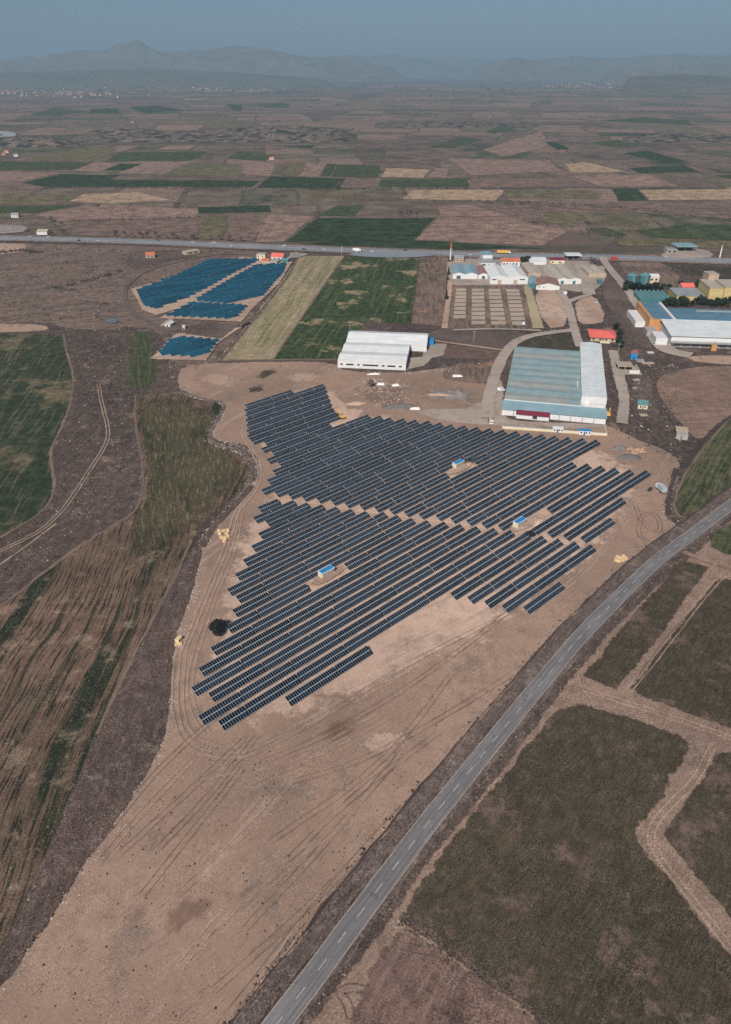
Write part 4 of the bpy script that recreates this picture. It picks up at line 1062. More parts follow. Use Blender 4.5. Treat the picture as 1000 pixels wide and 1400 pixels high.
# sheds by the highway
shed('shed', 'pair of white gabled sheds with faded blue roofs by the red and white mast', 'shed', (619, 381), (653, 381.5), 42, 4.6, 6.6, 'y', 'white', 'r_ltblue', doors=((.16, .32, 3.2, 'door'),), bays=2)
shed('shed', 'small shed with a brown roof between blue-roofed and white twin sheds', 'shed', (653.8, 381.2), (668.5, 381.5), 38, 4.2, 6.4, 'y', 'white', 'r_brown', doors=((.35, .65, 3, 'door'),))
shed('twin_hall', 'bright white twin-gabled hall above the pale drying beds', 'building', (670, 388.3), (721.6, 388.3), 52, 6.2, 9.2, 'y', 'white', 'r_white', doors=((.2, .3, 4, 'tanwall'), (.62, .72, 4, 'tanwall')), wins=((.05, .17, 4., 5.), (.78, .92, 4., 5.)), bays=2)
flat_box('office', 'small white two-level office with light blue roof near the highway', 'building', (657.5, 364.5), (677, 364.5), 26, 4.2, 'white', 'r_grey', wins=((.1, .35, 1.4, 2.8), (.5, .8, 1.4, 2.8)))
flat_box('office', 'light blue box hall rising behind the small white office', 'building', (660, 358.5), (673, 358.5), 20, 8, 'white', 'r_ltblue')
shed('row_house', 'long white building with orange tiled roof and small dark windows', 'building', (686, 364), (711, 364), 14, 5.2, 7.6, 'x', 'white', 'r_orange', wins=tuple((.08 + .17 * i, .17 + .17 * i, 1.6, 3.4) for i in range(5)))
shed('long_shed', 'long shed with beige roof beside the white twin hall', 'shed', (722.5, 379), (739.5, 379), 46, 4.6, 5.6, 'y', 'tanwall', 'r_beige')
shed('shed', 'white low shed behind the long beige shed', 'shed', (724, 362), (747, 362), 20, 4.4, 6, 'x', 'white', 'r_whitey')
shed('shed', 'narrow shed with teal walls and blue roof at the end of drying beds', 'shed', (722.5, 394), (732, 394.5), 32, 4.4, 5.6, 'y', 'teal', 'r_ltblue')
shed('shed', 'white fronted shed with reddish brown roof beside the narrow teal shed', 'shed', (733, 396), (765, 397), 30, 4.2, 7., 'y', 'white', 'r_brown', wins=((.1, .17, 2.4, 3.2), (.28, .35, 2.4, 3.2)))
shed('twin_shed', 'beige roofed twin shed with teal doors', 'shed', (762, 388.5), (794.5, 388.5), 66, 4.8, 6.6, 'y', 'white', 'r_beige', doors=((.14, .27, 3.4, 'teal'), (.64, .76, 3.4, 'teal')), bays=2)
shed('shed', 'weathered beige double shed between two lanes', 'shed', (805, 379), (829, 379), 34, 3.6, 4.8, 'y', 'tanwall', 'r_beige', bays=2)
flat_box('hut', 'small teal hut below the weathered beige double shed', 'hut', (818, 388.5), (823.5, 388.5), 6, 4., 'teal', 'r_teal', doors=((.3, .7, 2.4, 'door'),))
shed('shed', 'cream shed with maroon roof close to the highway', 'shed', (752, 361), (772, 361), 12, 4.4, 6., 'x', 'cream', 'maroon', wins=((.1, .25, 1.4, 2.6), (.6, .75, 1.4, 2.6)))
shed('house', 'low house with dark roof beside the red and white mast', 'house', (622, 358), (634, 358), 14, 3.6, 6., 'x', 'tanwall', 'r_grey', wins=((.2, .4, 1., 1.9), (.6, .8, 1., 1.9)))
# canopy filling station pieces
def canopy(label, pl, pr, depth, h, mat):
    a, rz, L = frame(pl, pr)
    o = thing('canopy', label, 'canopy', (a[0], a[1], 0), rz)
    part('roof', MB().box(0, L, 0, depth, h, h + 1.), M[mat], o)
    for fx in (.12, .5, .88):
        for fy in (.2, .8): part('post', MB().cyl(L * fx, depth * fy, -.1, h, .3), M['grey'], o)
    part('kiosk', MB().box(L * .25, L * .75, depth * .4, depth * .7, -.1, h * .7), M['dkglass'], o)
canopy('white flat canopy on posts at the highway edge by the sheds', (774, 356), (795, 356), 14, 5, 'r_whitey')
canopy('pale blue filling station canopy on the paved apron across the highway', (924, 345), (953, 345), 22, 6, 'r_ltblue')
flat_box('shop', 'small grey shop building beside the filling station canopy', 'building', (912, 346), (926, 346), 12, 4, 'grey', 'r_grey', wins=((.1, .4, 1, 2.8), (.55, .9, 1, 2.8)))
# silos
for i, x in enumerate((863, 880)):
    p = U(x, 389)
    o = thing('silo', 'squat teal steel silo with conical roof' + (' nearer the paved lane' if i == 0 else ' next to the white annex'), 'silo', (p[0], p[1], 0), 0, 'teal silos by the lane')
    part('shell', MB().cyl(0, 0, -.2, 9.5, 5.6, n=20), M['teal'], o)
    part('roof', MB().cyl(0, 0, 9.52, 12., 5.9, .6, n=20), M['r_teal'], o)
    part('ladder', MB().box(-.3, .3, -5.8, -5.62, 0, 9.4), M['grey'], o)
shed('annex', 'small cream annex with white roof and red windows next to a silo', 'building', (887, 387), (900.5, 387), 12, 6.5, 8., 'x', 'cream', 'r_whitey', wins=((.15, .4, 2.6, 4.4), (.6, .85, 2.6, 4.4)))
shed('greenhouse', 'teal saw-toothed roof shed of seven bays among dark trees', 'shed', (875, 415), (917, 416), 28, 4, 6.6, 'y', 'teal', 'r_teal', bays=7)
shed('house', 'small house with red tiled roof among trees behind the factory', 'house', (932, 398), (949, 398), 12, 4, 6.6, 'x', 'grey', 'r_red', wins=((.2, .35, 1.2, 2.6), (.6, .75, 1.2, 2.6)))
flat_box('store', 'low yellow walled store with grey roof behind the factory', 'building', (924, 414), (963, 415), 30, 6.5, 'yellowwall', 'r_grey')
flat_box('grain_block', 'tall windowless yellow block with stepped roof behind the factory', 'building', (966, 416), (985, 416.5), 34, 15, 'yellowwall', 'r_beige')
flat_box('grain_block', 'widest tall yellow block at the end of the yellow store row', 'building', (986, 417), (1030, 418), 30, 16.5, 'yellowwall', 'r_beige')
flat_box('grain_tower', 'slim pale tower rising beside the yellow blocks', 'building', (963.5, 404), (977, 404), 14, 20, 'tanwall', 'r_beige')
# little buildings by the distant panels
flat_box('cream_house', 'cream two-storey house with flat roof beside the blue panels', 'house', (351.5, 356), (363, 356.3), 9, 6.8, 'cream', 'r_beige', wins=((.15, .3, .8, 2.3), (.6, .75, .8, 2.3), (.15, .3, 4., 5.6), (.6, .75, 4., 5.6)))
shed('house', 'white house with bright red tiled roof beside the cream house', 'house', (371, 355), (387, 355.5), 12, 3.4, 6.4, 'x', 'white', 'r_red', wins=((.2, .35, 1., 2.3), (.6, .75, 1., 2.3)))
shed('shed', 'low pinkish shed in front of the cream house', 'shed', (358, 359.5), (368, 360), 9, 3, 4.6, 'x', 'tanwall', 'r_orange')
shed('shed', 'low grey rounded shed below the red roofed house', 'shed', (368, 361), (379, 361.5), 12, 2.8, 4.2, 'y', 'grey', 'r_beige')
shed('shed', 'small teal-roofed shed at the panel block corner', 'shed', (384, 359), (394, 359.5), 9, 2.8, 4.2, 'x', 'teal', 'r_teal')
shed('house', 'small lone house with orange roof on the scrub near the highway', 'house', (200, 353), (212, 352.5), 10, 3.6, 5.8, 'x', 'tanwall', 'r_orange', wins=((.2, .4, 1., 2.3), (.6, .8, 1., 2.3)))
flat_box('ruin', 'roofless pale ruin on the scrub between lone house and panels', 'ruin', (255, 349), (274, 346), 10, 3.2, 'tanwall', 'plot', wins=((.2, .4, 1., 2.3), (.6, .8, 1., 2.3)))
flat_box('kiosk', 'white upright transformer kiosk between the distant blue panel blocks', 'kiosk', (250, 451.5), (253.5, 451.5), 2.6, 3.4, 'white', 'r_white', doors=((.2, .8, 2.2, 'door'),))
shed('tent', 'pale tent-like shed at the corner of the blue panel block', 'shed', (226, 446.5), (233, 447), 8, 2.2, 3.4, 'y', 'white', 'r_whitey', doors=((.35, .65, 1.9, 'door'),))
shed('shed', 'white open shed across the highway beside the paved yard', 'shed', (51, 321), (65, 321), 14, 4, 6, 'x', 'white', 'r_beige')
shed('shack', 'blue walled shack with orange roof by the lane bend', 'hut', (862, 491.5), (871, 492.5), 6, 4.4, 6.2, 'y', 'blue', 'r_orange', doors=((.35, .65, 2.2, 'door'),))
shed('cottage', 'small cottage with teal roof alone on the dark scrub', 'house', (872, 559), (885, 560), 8, 3.2, 4.8, 'x', 'cream', 'r_teal', wins=((.2, .35, 1., 2.2), (.65, .8, 1., 2.2)), doors=((.45, .56, 2.1, 'door'),))
a, rz, L = frame((846, 511), (876, 512))
o = thing('unfinished_building', 'unfinished concrete building with half a roof slab on dark scrub', 'building', (a[0], a[1], 0), rz)
part('floor_slab', MB().box(-1, L + 1, -1, 17, -.1, .3), M['plot'], o)
part('roof_slab', MB().box(0, L * .72, 5, 16, 3.6, 3.95), M['plot'], o)
for fx in (.02, .33, .66):
    for y in (5.2, 15.5): part('column', MB().box(L * fx, L * fx + .5, y, y + .5, .3, 3.6), M['grey'], o)
part('wall', MB().box(L * .5, L * .95, 1, 1.4, .3, 2.6).box(L * .94, L * .96, 1.4, 14, .3, 2.6), M['white'], o)
a, rz, L = frame((924, 600), (940, 602))
o = thing('ruined_house', 'ruined grey house with tan slab roof below the bare brown field', 'ruin', (a[0], a[1], 0), rz)
part('wall', MB().box(0, L, 0, 5, -.2, 3.0), M['grey'], o)
part('roof', MB().box(-.2, L * 1.05, 6, 13, 2.6, 2.9), M['tanwall'], o)
part('wall', MB().box(.5, L, 6.2, 12.6, -.2, 2.59), M['grey'], o)
part('doorway', MB().box(L * .4, L * .5, -.08, .02, 0, 2.1), M['door'], o)
# slabs and scrap on the scrub by the cottage
for (x, y, sx, sy, h, m, lab) in [(880, 568, 5, 4, .4, 'plot', 'pale square slab lying below the teal-roofed cottage'), (870, 520, 5, 3, .6, 'tanwall', 'tan slab lying between unfinished building and cottage'),
                             (868, 531, 3, 2, .5, 'plot', 'small pale slab lying above the cottage'), (886, 497, 9, 4, .5, 'tanwall', 'long tan slab beside the unfinished building'), (875, 494, 6, 4, 1.2, 'r_ltblue', 'light blue low roof piece beside the blue shack'), (889, 483, 5, 3, 1., 'white', 'small white slab at the lane corner by the shack')]:
    p = U(x, y)
    o = thing('slab', lab, 'slab', (p[0], p[1], 0), .1)
    part('top', MB().box(-sx / 2, sx / 2, -sy / 2, sy / 2, h - .15, h), M[m], o)
    part('base', MB().box(-sx / 2 + .2, sx / 2 - .2, -sy / 2 + .2, sy / 2 - .2, -.1, h - .151), M['grey'], o)

# transformer cabins in the panel field
def cabin(label, px, rz, L=7.2, D=2.9, h=3.1, group=None, roof='blue'):
    p = U(*px)
    o = thing('cabin', label, 'cabin', (p[0], p[1], 0), rz, group)
    part('plinth', MB().box(-.5, L + .5, -.5, D + .5, -.1, .3), M['grey'], o)
    part('wall', MB().box(0, L, 0, D, .3, h), M['cream'], o)
    mb = MB(); mb.box(-.12, L + .12, -.12, D + .12, h, h + .12); part('eave', mb, M['white'], o)
    part('roof', MB().prism([(.15, h + .125), (D / 2, h + .5), (D - .15, h + .125)], .25, L - .25, 'x'), M[roof], o)
    for f in (.12, .38, .64): part('door', MB().box(L * f, L * f + 1.3, -.07, .0, .35, h - .4), M['grey'], o)
    part('vent', MB().box(L * .86, L * .96, -.06, .0, 1.5, h - .5), M['door'], o)
    return o
cabin('blue-roofed cream cabin amid the lower panel rows near the round dark tree', (441, 793), RG, group='transformer cabins among the panels')
cabin('blue-roofed cream cabin deep in the rows in front of the halls', (623.5, 642), RG, group='transformer cabins among the panels')
cabin('blue-roofed cream cabin beside the dark heap where the tracks cross', (707.5, 724), RG, group='transformer cabins among the panels')
for px in ([(418, 800), (436, 787), (476, 768), (490, 770), (462, 790), (430, 808)], [(603, 650), (625, 632), (655, 630), (640, 645), (612, 654)], [(690, 724), (708, 712), (745, 700), (735, 720), (700, 734)]):
    patch('pale_ground', px, M['soil_pale'], .4)
# site containers and the low wall by the warehouse
def container(label, pl, pr, roof, wall='white'):
    a, rz, L = frame(pl, pr)
    o = thing('site_container', label, 'container', (a[0], a[1], 0), rz)
    part('wall', MB().box(0, L, 0, 2.6, .1, 2.7), M[wall], o)
    part('roof', MB().box(-.1, L + .1, -.1, 2.9, 2.7, 2.95), M[roof], o)
    for f in (.12, .55, .8): win(o, L * f, L * f + .9, 1.1, 2.1)
    part('door', MB().box(L * .38, L * .38 + .9, -.07, .0, .15, 2.2), M['door'], o)
    part('skid', MB().box(0, L, .3, .5, -.05, .1).box(0, L, 2.1, 2.3, -.05, .1), M['grey'], o)
container('white site container with windows on the low wall below the warehouse', (755.5, 591), (770, 591.8), 'r_white')
container('site container with blue roof on the low wall below the warehouse', (791.5, 594.5), (808, 595.6), 'blue')
a, rz, L = frame((687, 586), (830, 596))
o = thing('low_wall', 'long low whitish boundary wall below the big warehouse', 'wall', (a[0], a[1], 0), rz)
part('wall_run', MB().box(0, L, 0, .4, -.2, 1.5), M['cream'], o)
part('coping', MB().box(-.1, L + .1, -.08, .48, 1.5, 1.62), M['white'], o)
part('end_wall', MB().box(L - .4, L, .5, 12, -.2, 1.4), M['cream'], o)
part('end_wall', MB().box(0, .4, .5, 9, -.2, 1.4), M['cream'], o)

# ------------------------------------------------------------------ trees and bushes
M['bark'] = plain('bark', S(86, 74, 66), .9, var=.2)
def leafmat(name, a, b):
    t = NT(name)
    oi = t.n('ShaderNodeNewGeometry').outputs['Random Per Island']
    c = t.mix(oi, a, b)
    return t.done(t.bsdf(**{'Base Color': c, 'Roughness': .85, 'Specular IOR Level': .15}).outputs[0])
M['twig'] = leafmat('bare_twigs', S(74, 62, 60), S(104, 88, 82))
M['conifer'] = leafmat('dark_evergreen', S(30, 38, 32), S(52, 60, 46))
M['tarblack'] = leafmat('black_foliage', S(22, 24, 26), S(48, 46, 46))
M['bushm'] = leafmat('dry_bush', S(62, 56, 48), S(112, 98, 84))
def tree_meshes(seed, h, r, n, mat, conical=False, leaf=.5, trunk=.18):
    rr = random.Random(seed)
    tk = MB()
    tk.cyl(0, 0, -.2, h * .55, trunk, trunk * .5, n=6)
    for k in range(5):
        a = rr.uniform(0, 6.28); z0 = h * rr.uniform(.3, .5); L = r * rr.uniform(.5, .9)
        p0 = Vector((0, 0, z0)); p1 = Vector((L * math.cos(a), L * math.sin(a), z0 + L * rr.uniform(.5, .9)))
        s = trunk * .4; i = len(tk.v)
        for p, w in ((p0, s), (p1, s * .4)):
            tk.v += [(p.x + w, p.y, p.z), (p.x - w * .5, p.y + w * .87, p.z), (p.x - w * .5, p.y - w * .87, p.z)]
        for q in range(3): tk.f.append((i + q, i + (q + 1) % 3, i + 3 + (q + 1) % 3, i + 3 + q)); tk.m.append(0)
    cr = MB()
    lobes = [(rr.uniform(-.5, .5) * r, rr.uniform(-.5, .5) * r, rr.uniform(.45, .8) * h, r * rr.uniform(.45, .7)) for _ in range(7)]
    for _ in range(n):
        if conical:
            z = h * (.12 + .88 * rr.random() ** 1.4); rad = r * (1.03 - z / h) * rr.uniform(.6, 1.05); a = rr.uniform(0, 6.28)
            c = Vector((rad * math.cos(a), rad * math.sin(a), z))
        else:
            lx, ly, lz, lr = rr.choice(lobes)
            d = Vector((rr.gauss(0, 1), rr.gauss(0, 1), rr.gauss(0, .8))).normalized() * lr * rr.uniform(.55, 1.05)
            c = Vector((lx, ly, lz)) + d
            c.z = min(max(c.z, .1 * h), h)
        s = leaf * rr.uniform(.5, 1.3)
        u = Vector((rr.gauss(0, 1), rr.gauss(0, 1), rr.gauss(0, 1))).normalized(); v = u.orthogonal().normalized()
        cr.poly([c + u * s, c + v * s * .7, c - u * s * .8, c - v * s * .6])
    def mk(mb, name, m):
        me = bpy.data.meshes.new(name); me.from_pydata(mb.v, [], mb.f); me.materials.append(m); return me
    return mk(tk, 'trunk', M['bark']), mk(cr, 'crown', mat)
def plant(name, meshes, loc, label, cat, group=None, scale=1., rz=0.):
    o = thing(name, label, cat, (loc[0], loc[1], 0), rz, group)
    o.scale = (scale, scale, scale)
    link('trunk', meshes[0], o); link('crown', meshes[1], o)
    return o
bare = [tree_meshes(100 + k, 8., 3.2, 170, M['twig'], leaf=.55) for k in range(3)]
dark = [tree_meshes(200 + k, 9., 4.2, 420, M['conifer'], leaf=.8) for k in range(3)]
coni = [tree_meshes(300 + k, 10., 2.3, 240, M['conifer'], True, leaf=.6) for k in range(2)]
round_tree = tree_meshes(400, 5.0, 3.1, 3200, M['tarblack'], leaf=.34, trunk=.25)
p = U(298, 866)
plant('tree', round_tree, p, 'round blackish tree standing alone by the ends of the panel rows', 'tree')
# bare trees along the far side of the highway
for i, x in enumerate([157, 172, 182, 193, 196, 214, 238, 241, 250, 263, 266, 288, 312, 315, 40, 70, 86, 330, 160, 202, 228, 300]):
    y = np.interp(x, [q[0] for q in HWPX], [q[1] for q in HWPX]) - 5.5 - R.random() * 2
    plant('tree', bare[i % 3], U(x, y), 'bare brown tree in the line behind the highway', 'tree', 'bare trees behind the highway', R.uniform(.7, 1.25), R.uniform(0, 6))
for i, (x, y) in enumerate([(70, 303), (72, 304), (85, 309), (132, 284), (135, 285), (240, 284), (246, 283), (258, 283), (263, 284), (268, 284), (180, 282), (545, 294), (550, 294), (556, 294), (562, 295), (570, 296)]):
    plant('tree', bare[i % 3], U(x, y), 'bare brown tree among the ploughed fields beyond the highway', 'tree', 'bare trees among the fields', R.uniform(.7, 1.2), R.uniform(0, 6))
for i, (x, y, s) in enumerate([(613.5, 376, .9), (612, 383, .7), (610.5, 410, 1.)]):
    plant('tree', coni[i % 2], U(x, y), ['tall dark conifer beside the blue-roofed sheds', 'short dark conifer by the bare strip', 'dark conifer at the lane beside the drying beds'][i], 'tree', None, s)
for i, (x, y) in enumerate([(715, 361), (718, 362), (721, 360)]):
    plant('tree', dark[i % 3], U(x, y), 'dark leafy tree between the orange-roofed row and the beige shed', 'tree', 'dark trees by the orange-roofed row', .95, i)
for i in range(26):
    x = 856 + i * 5.6 + R.uniform(-1.5, 1.5); y = 419 + R.uniform(-1.5, 1.5) if i > 8 else R.uniform(396, 402)
    if 880 < x < 905 and y > 410: continue
    plant('tree', dark[i % 3], U(x, y), 'dark tree in the belt between factory and yellow blocks', 'tree', 'dark trees behind the factory', R.uniform(.7, 1.1), R.uniform(0, 6))
for i, (x, y) in enumerate([(855, 392), (860, 396), (868, 398), (876, 398), (885, 396), (930, 393), (953, 392), (957, 396), (906, 397), (915, 396)]):
    plant('tree', dark[i % 3], U(x, y), 'dark tree near the silos and the red-roofed house', 'tree', 'dark trees near the silos', R.uniform(.7, 1.), R.uniform(0, 6))
for i, (x, y) in enumerate([(844, 462), (846, 469), (848, 476), (847, 458), (841, 452)]):
    plant('tree', dark[i % 3], U(x, y), 'dark tree beside the coral-roofed house', 'tree', 'dark trees beside the coral-roofed house', R.uniform(.6, .9), R.uniform(0, 6))
for i, (x, y) in enumerate([(812, 362), (817, 364), (808, 361)]):
    plant('tree', bare[i % 3], U(x, y), 'bare tree above the weathered beige shed', 'tree', 'bare trees above the beige shed', 1.1, i)
plant('tree', bare[1], U(507, 529), 'bare bush-like tree in the rubble below the white hall', 'tree', None, .9, 1.)
plant('tree', bare[2], U(750, 467), 'reddish bare tree on the lawn above the warehouse', 'tree', None, .55, 1.)

# ------------------------------------------------------------------ poles and masts
def pole(label, px, h, mat='grey', arm=True):
    p = U(*px)
    o = thing('utility_pole', label, 'pole', (p[0], p[1], 0), R.uniform(-.3, .3))
    part('pole', MB().cyl(0, 0, -.3, h, .22, .14, n=7), M[mat], o)
    if arm:
        part('crossarm', MB().box(-1.2, 1.2, -.1, .1, h - 1., h - .8), M['grey'], o)
        for x in (-1.1, 0, 1.1): part('insulator', MB().cyl(x, 0, h - .79, h - .5, .08, n=6), M['white'], o)
pole('grey utility pole at the corner behind the white hall', (478.5, 457), 11)
pole('grey utility pole where the bare strip meets the lane', (606, 445), 11)
pole('grey utility pole on the dark yard between halls and beds', (648, 468), 10)
pole('grey utility pole by the coral-roofed house and shack', (844, 488), 11)
pole('white pole standing in front of the highway', (467.6, 349), 11, 'white', False)
p = U(616, 355)
o = thing('mast', 'red and white striped mast beside the highway', 'mast', (p[0], p[1], 0))
for k in range(6): part('band', MB().cyl(0, 0, k * 3.2 - (.2 if k == 0 else 0), (k + 1) * 3.2, .9 - k * .07, .9 - (k + 1) * .07, n=10), M['r_red'] if k in (5, 4) else M['white'], o)
p = U(984, 353)
o = thing('mast', 'white slender mast by the highway near the filling station', 'mast', (p[0], p[1], 0))
part('shaft', MB().cyl(0, 0, -.2, 13, .9, .6, n=10), M['white'], o)
part('cap', MB().cyl(0, 0, 13.01, 15.5, 1.0, .2, n=10), M['grey'], o)

# ------------------------------------------------------------------ vehicles
M['tyre'] = plain('tyre_rubber', S(36, 36, 38), .9)
M['yellow'] = plain('machine_yellow', S(206, 158, 74), .5, var=.15)
M['carwhite'] = plain('white_car_paint', S(206, 208, 210), .3, var=.04)
M['cardark'] = plain('dark_car_paint', S(44, 50, 54), .3, var=.06)
M['carblue'] = plain('blue_car_paint', S(70, 92, 118), .3, var=.06)
M['carred'] = plain('red_paint', S(164, 52, 46), .4, var=.1)
M['carsilver'] = plain('silver_car_paint', S(160, 166, 170), .3, var=.05)
M['rust'] = plain('rust_bed', S(150, 92, 62), .7, var=.2)
WM = MB().cyl(0, 0, -.11, .11, .34, n=12, axis='y').mesh('wheel', M['tyre'])
WB = MB().cyl(0, 0, -.18, .18, .52, n=12, axis='y').mesh('wheel', M['tyre'])
def wheels(o, xs, y, big=False):
    for x in xs:
        for sg in (-1, 1):
            wv = link('wheel', WB if big else WM, o); wv.location = (x, sg * y, .52 if big else .34)
def car(label, loc, rz, paint, group=None, kind='car'):
    o = thing('car' if kind == 'car' else 'van', label, kind, (loc[0], loc[1], loc[2] if len(loc) > 2 else 0), rz, group)
    if kind == 'car':
        part('body', MB().prism([(-2.1, .35), (2.1, .35), (2.15, .75), (1.1, .95), (-1.9, .98), (-2.15, .8)], -.85, .85, 'y'), M[paint], o)
        part('cabin', MB().prism([(-1.8, .97), (.95, .96), (.3, 1.45), (-1.3, 1.47)], -.72, .72, 'y'), M['dkglass'], o)
        part('roof', MB().box(-1.3, .3, -.7, .7, 1.475, 1.52), M[paint], o)
        wheels(o, (-1.3, 1.35), .78)
    else:
        part('body', MB().prism([(-2.6, .4), (2.6, .4), (2.65, 1.0), (1.9, 1.2), (1.3, 2.1), (-2.6, 2.2)], -.98, .98, 'y'), M[paint], o)
        part('windscreen', MB().prism([(1.93, 1.24), (1.40, 2.03), (1.36, 2.03), (1.88, 1.24)], -.8, .8, 'y'), M['dkglass'], o)
        part('window', MB().box(-.5, 1.2, -1.0, 1.0, 1.35, 1.9), M['dkglass'], o)
        wheels(o, (-1.7, 1.7), .9)
    return o
def truck(label, loc, rz, cab, bed, L=8.5, box=True, group=None):
    o = thing('truck', label, 'truck', (loc[0], loc[1], loc[2] if len(loc) > 2 else 0), rz, group)
    part('chassis', MB().box(-L / 2, L / 2, -.5, .5, .7, 1.0), M['tyre'], o)
    part('cab', MB().prism([(L / 2 - 1.9, .8), (L / 2, .8), (L / 2, 1.9), (L / 2 - .25, 2.9), (L / 2 - 1.9, 3.0)], -1.2, 1.2, 'y'), M[cab], o)
    part('windscreen', MB().box(L / 2 - .1, L / 2 + .03, -1.0, 1.0, 1.9, 2.6), M['dkglass'], o)
    if box:
        part('cargo_box', MB().box(-L / 2, L / 2 - 2.1, -1.25, 1.25, 1.05, 3.7), M[bed], o)
    else:
        part('tipper_floor', MB().box(-L / 2, L / 2 - 2.1, -1.25, 1.25, 1.05, 1.3), M[bed], o)
        for sg in (-1, 1): part('tipper_side', MB().box(-L / 2, L / 2 - 2.1, sg * 1.2 - .06, sg * 1.2 + .06, 1.3, 2.5), M[bed], o)
        part('tipper_front', MB().box(L / 2 - 2.25, L / 2 - 2.12, -1.14, 1.14, 1.3, 2.8), M[bed], o)
        part('load', MB().prism([(-L / 2 + .1, 1.31), (L / 2 - 2.3, 1.31), (L / 2 - 3.2, 2.3), (-L / 2 + 1.2, 2.2)], -1.13, 1.13, 'y'), M['tanwall'], o)
    wheels(o, (-L / 2 + 1., -L / 2 + 2.2, L / 2 - 1.2), 1.0, True)
    return o
def excavator(label, loc, rz, turn=0.):
    o = thing('excavator', label, 'excavator', (loc[0], loc[1], 0), rz)
    for sg in (-1, 1): part('crawler_track', MB().prism([(-1.9, .35), (-1.5, 0), (1.5, 0), (1.9, .35), (1.5, .8), (-1.5, .8)], sg * 1.15 - .3, sg * 1.15 + .3, 'y'), M['tyre'], o)
    part('turntable', MB().cyl(0, 0, .6, 1.0, .9, n=14), M['tyre'], o)
    part('body', MB().prism([(-2.0, 1.0), (1.3, 1.0), (1.3, 1.7), (-.4, 2.0), (-1.9, 1.9)], -1.25, 1.25, 'y'), M['yellow'], o)
    cb = part('cab', MB().box(.1, 1.4, .25, 1.2, 1.72, 2.8), M['yellow'], o)
    part('window', MB().box(1.38, 1.43, .35, 1.1, 1.9, 2.65).box(.3, 1.2, 1.18, 1.23, 1.9, 2.65), M['dkglass'], cb)
    part('boom', MB().prism([(1.2, 1.4), (1.4, 1.2), (3.6, 3.6), (5.2, 3.9), (5.1, 4.25), (3.3, 4.1)], -.45, -.1, 'y'), M['yellow'], o)
    part('dipper_arm', MB().prism([(5.0, 4.3), (5.4, 4.1), (5.9, 1.6), (5.6, 1.5)], -.42, -.13, 'y'), M['yellow'], o)
    part('bucket', MB().prism([(5.4, 1.6), (6.1, 1.5), (6.0, .7), (5.2, .4), (5.0, .9)], -.75, .2, 'y'), M['tyre'], o)
    return o
excavator('yellow excavator working in the notch of the panel field', U(468, 572), 2.2)
excavator('yellow excavator parked at the corner of the big warehouse', U(832, 569), 1.2)
car('dark parked car facing the panels beside a pale truck', U(889, 670), .9, 'cardark')
truck('white truck with crane body parked beside the dark car', U(903, 671), 1.75, 'carwhite', 'carsilver', 7.5)
truck('tipper truck with rusty load on the gravel lane by the warehouse', U(671, 578), -1.6, 'carwhite', 'rust', 8.5, False)
car('white van parked beside the striped roof warehouse', U(685, 534), .0, 'carwhite', None, 'van')
truck('small red truck on the lane between the sheds', U(771.5, 403), 1.8, 'carred', 'carwhite', 6.5)
car('white car parked above the coral-roofed house', U(815, 414.5), .3, 'carwhite')
car('white car parked on a drying bed', U(716.5, 443.5), 1.2, 'carwhite', None, 'van')
car('grey car parked on the lane beside the factory annex', U(894, 471), 1.5, 'carsilver')
# highway traffic
hwN = normals2(hw)
def on_hw(px, off):
    X = U(px, np.interp(px, [q[0] for q in HWPX], [q[1] for q in HWPX]))
    i = min(range(len(hw)), key=lambda k: (hw[k][0] - X[0]) ** 2 + (hw[k][1] - X[1]) ** 2)
    a, b = hw[max(0, i - 1)], hw[min(len(hw) - 1, i + 1)]
    return (hw[i][0] + hwN[i][0] * off, hw[i][1] + hwN[i][1] * off, LAYER[0] * 0 + .2), math.atan2(b[1] - a[1], b[0] - a[0])
zc = LAYER[0]
for i, (x, off, paint) in enumerate([(30, 9, 'carwhite'), (46, 5, 'carsilver'), (66, 9, 'carwhite'), (110, -8, 'cardark'), (140, -5, 'carwhite'), (205, 9, 'carblue'), (262, 6, 'carwhite'), (300, 9, 'carwhite'), (335, -6, 'carwhite'), (356, 8, 'carsilver'), (380, 5, 'carwhite'), (402, 9, 'carwhite'), (420, -8, 'cardark'), (437, -7, 'carwhite'), (456, -6, 'carsilver'), (492, -9, 'carwhite'), (503, -6, 'carwhite'), (560, 8, 'cardark'), (640, -7, 'carwhite'), (760, 7, 'carsilver'), (900, 6, 'carwhite')]):
    l, a = on_hw(x, off)
    car({'carwhite': 'white', 'carsilver': 'silver', 'cardark': 'dark', 'carblue': 'blue'}[paint] + ' car driving along the highway', (l[0], l[1], zc), a, paint, 'cars on the highway')
l, a = on_hw(686, 8)
truck('long yellow and white lorry on the highway above the sheds', (l[0], l[1], zc), a, 'carwhite', 'yellow', 16)
l, a = on_hw(482, -7)
truck('white box lorry on the highway above the green field', (l[0], l[1], zc), a, 'carwhite', 'carwhite', 10)
l, a = on_hw(834, -13)
truck('red truck at the mouth of the paved lane', (l[0], l[1], 0), a, 'carred', 'carred', 8)

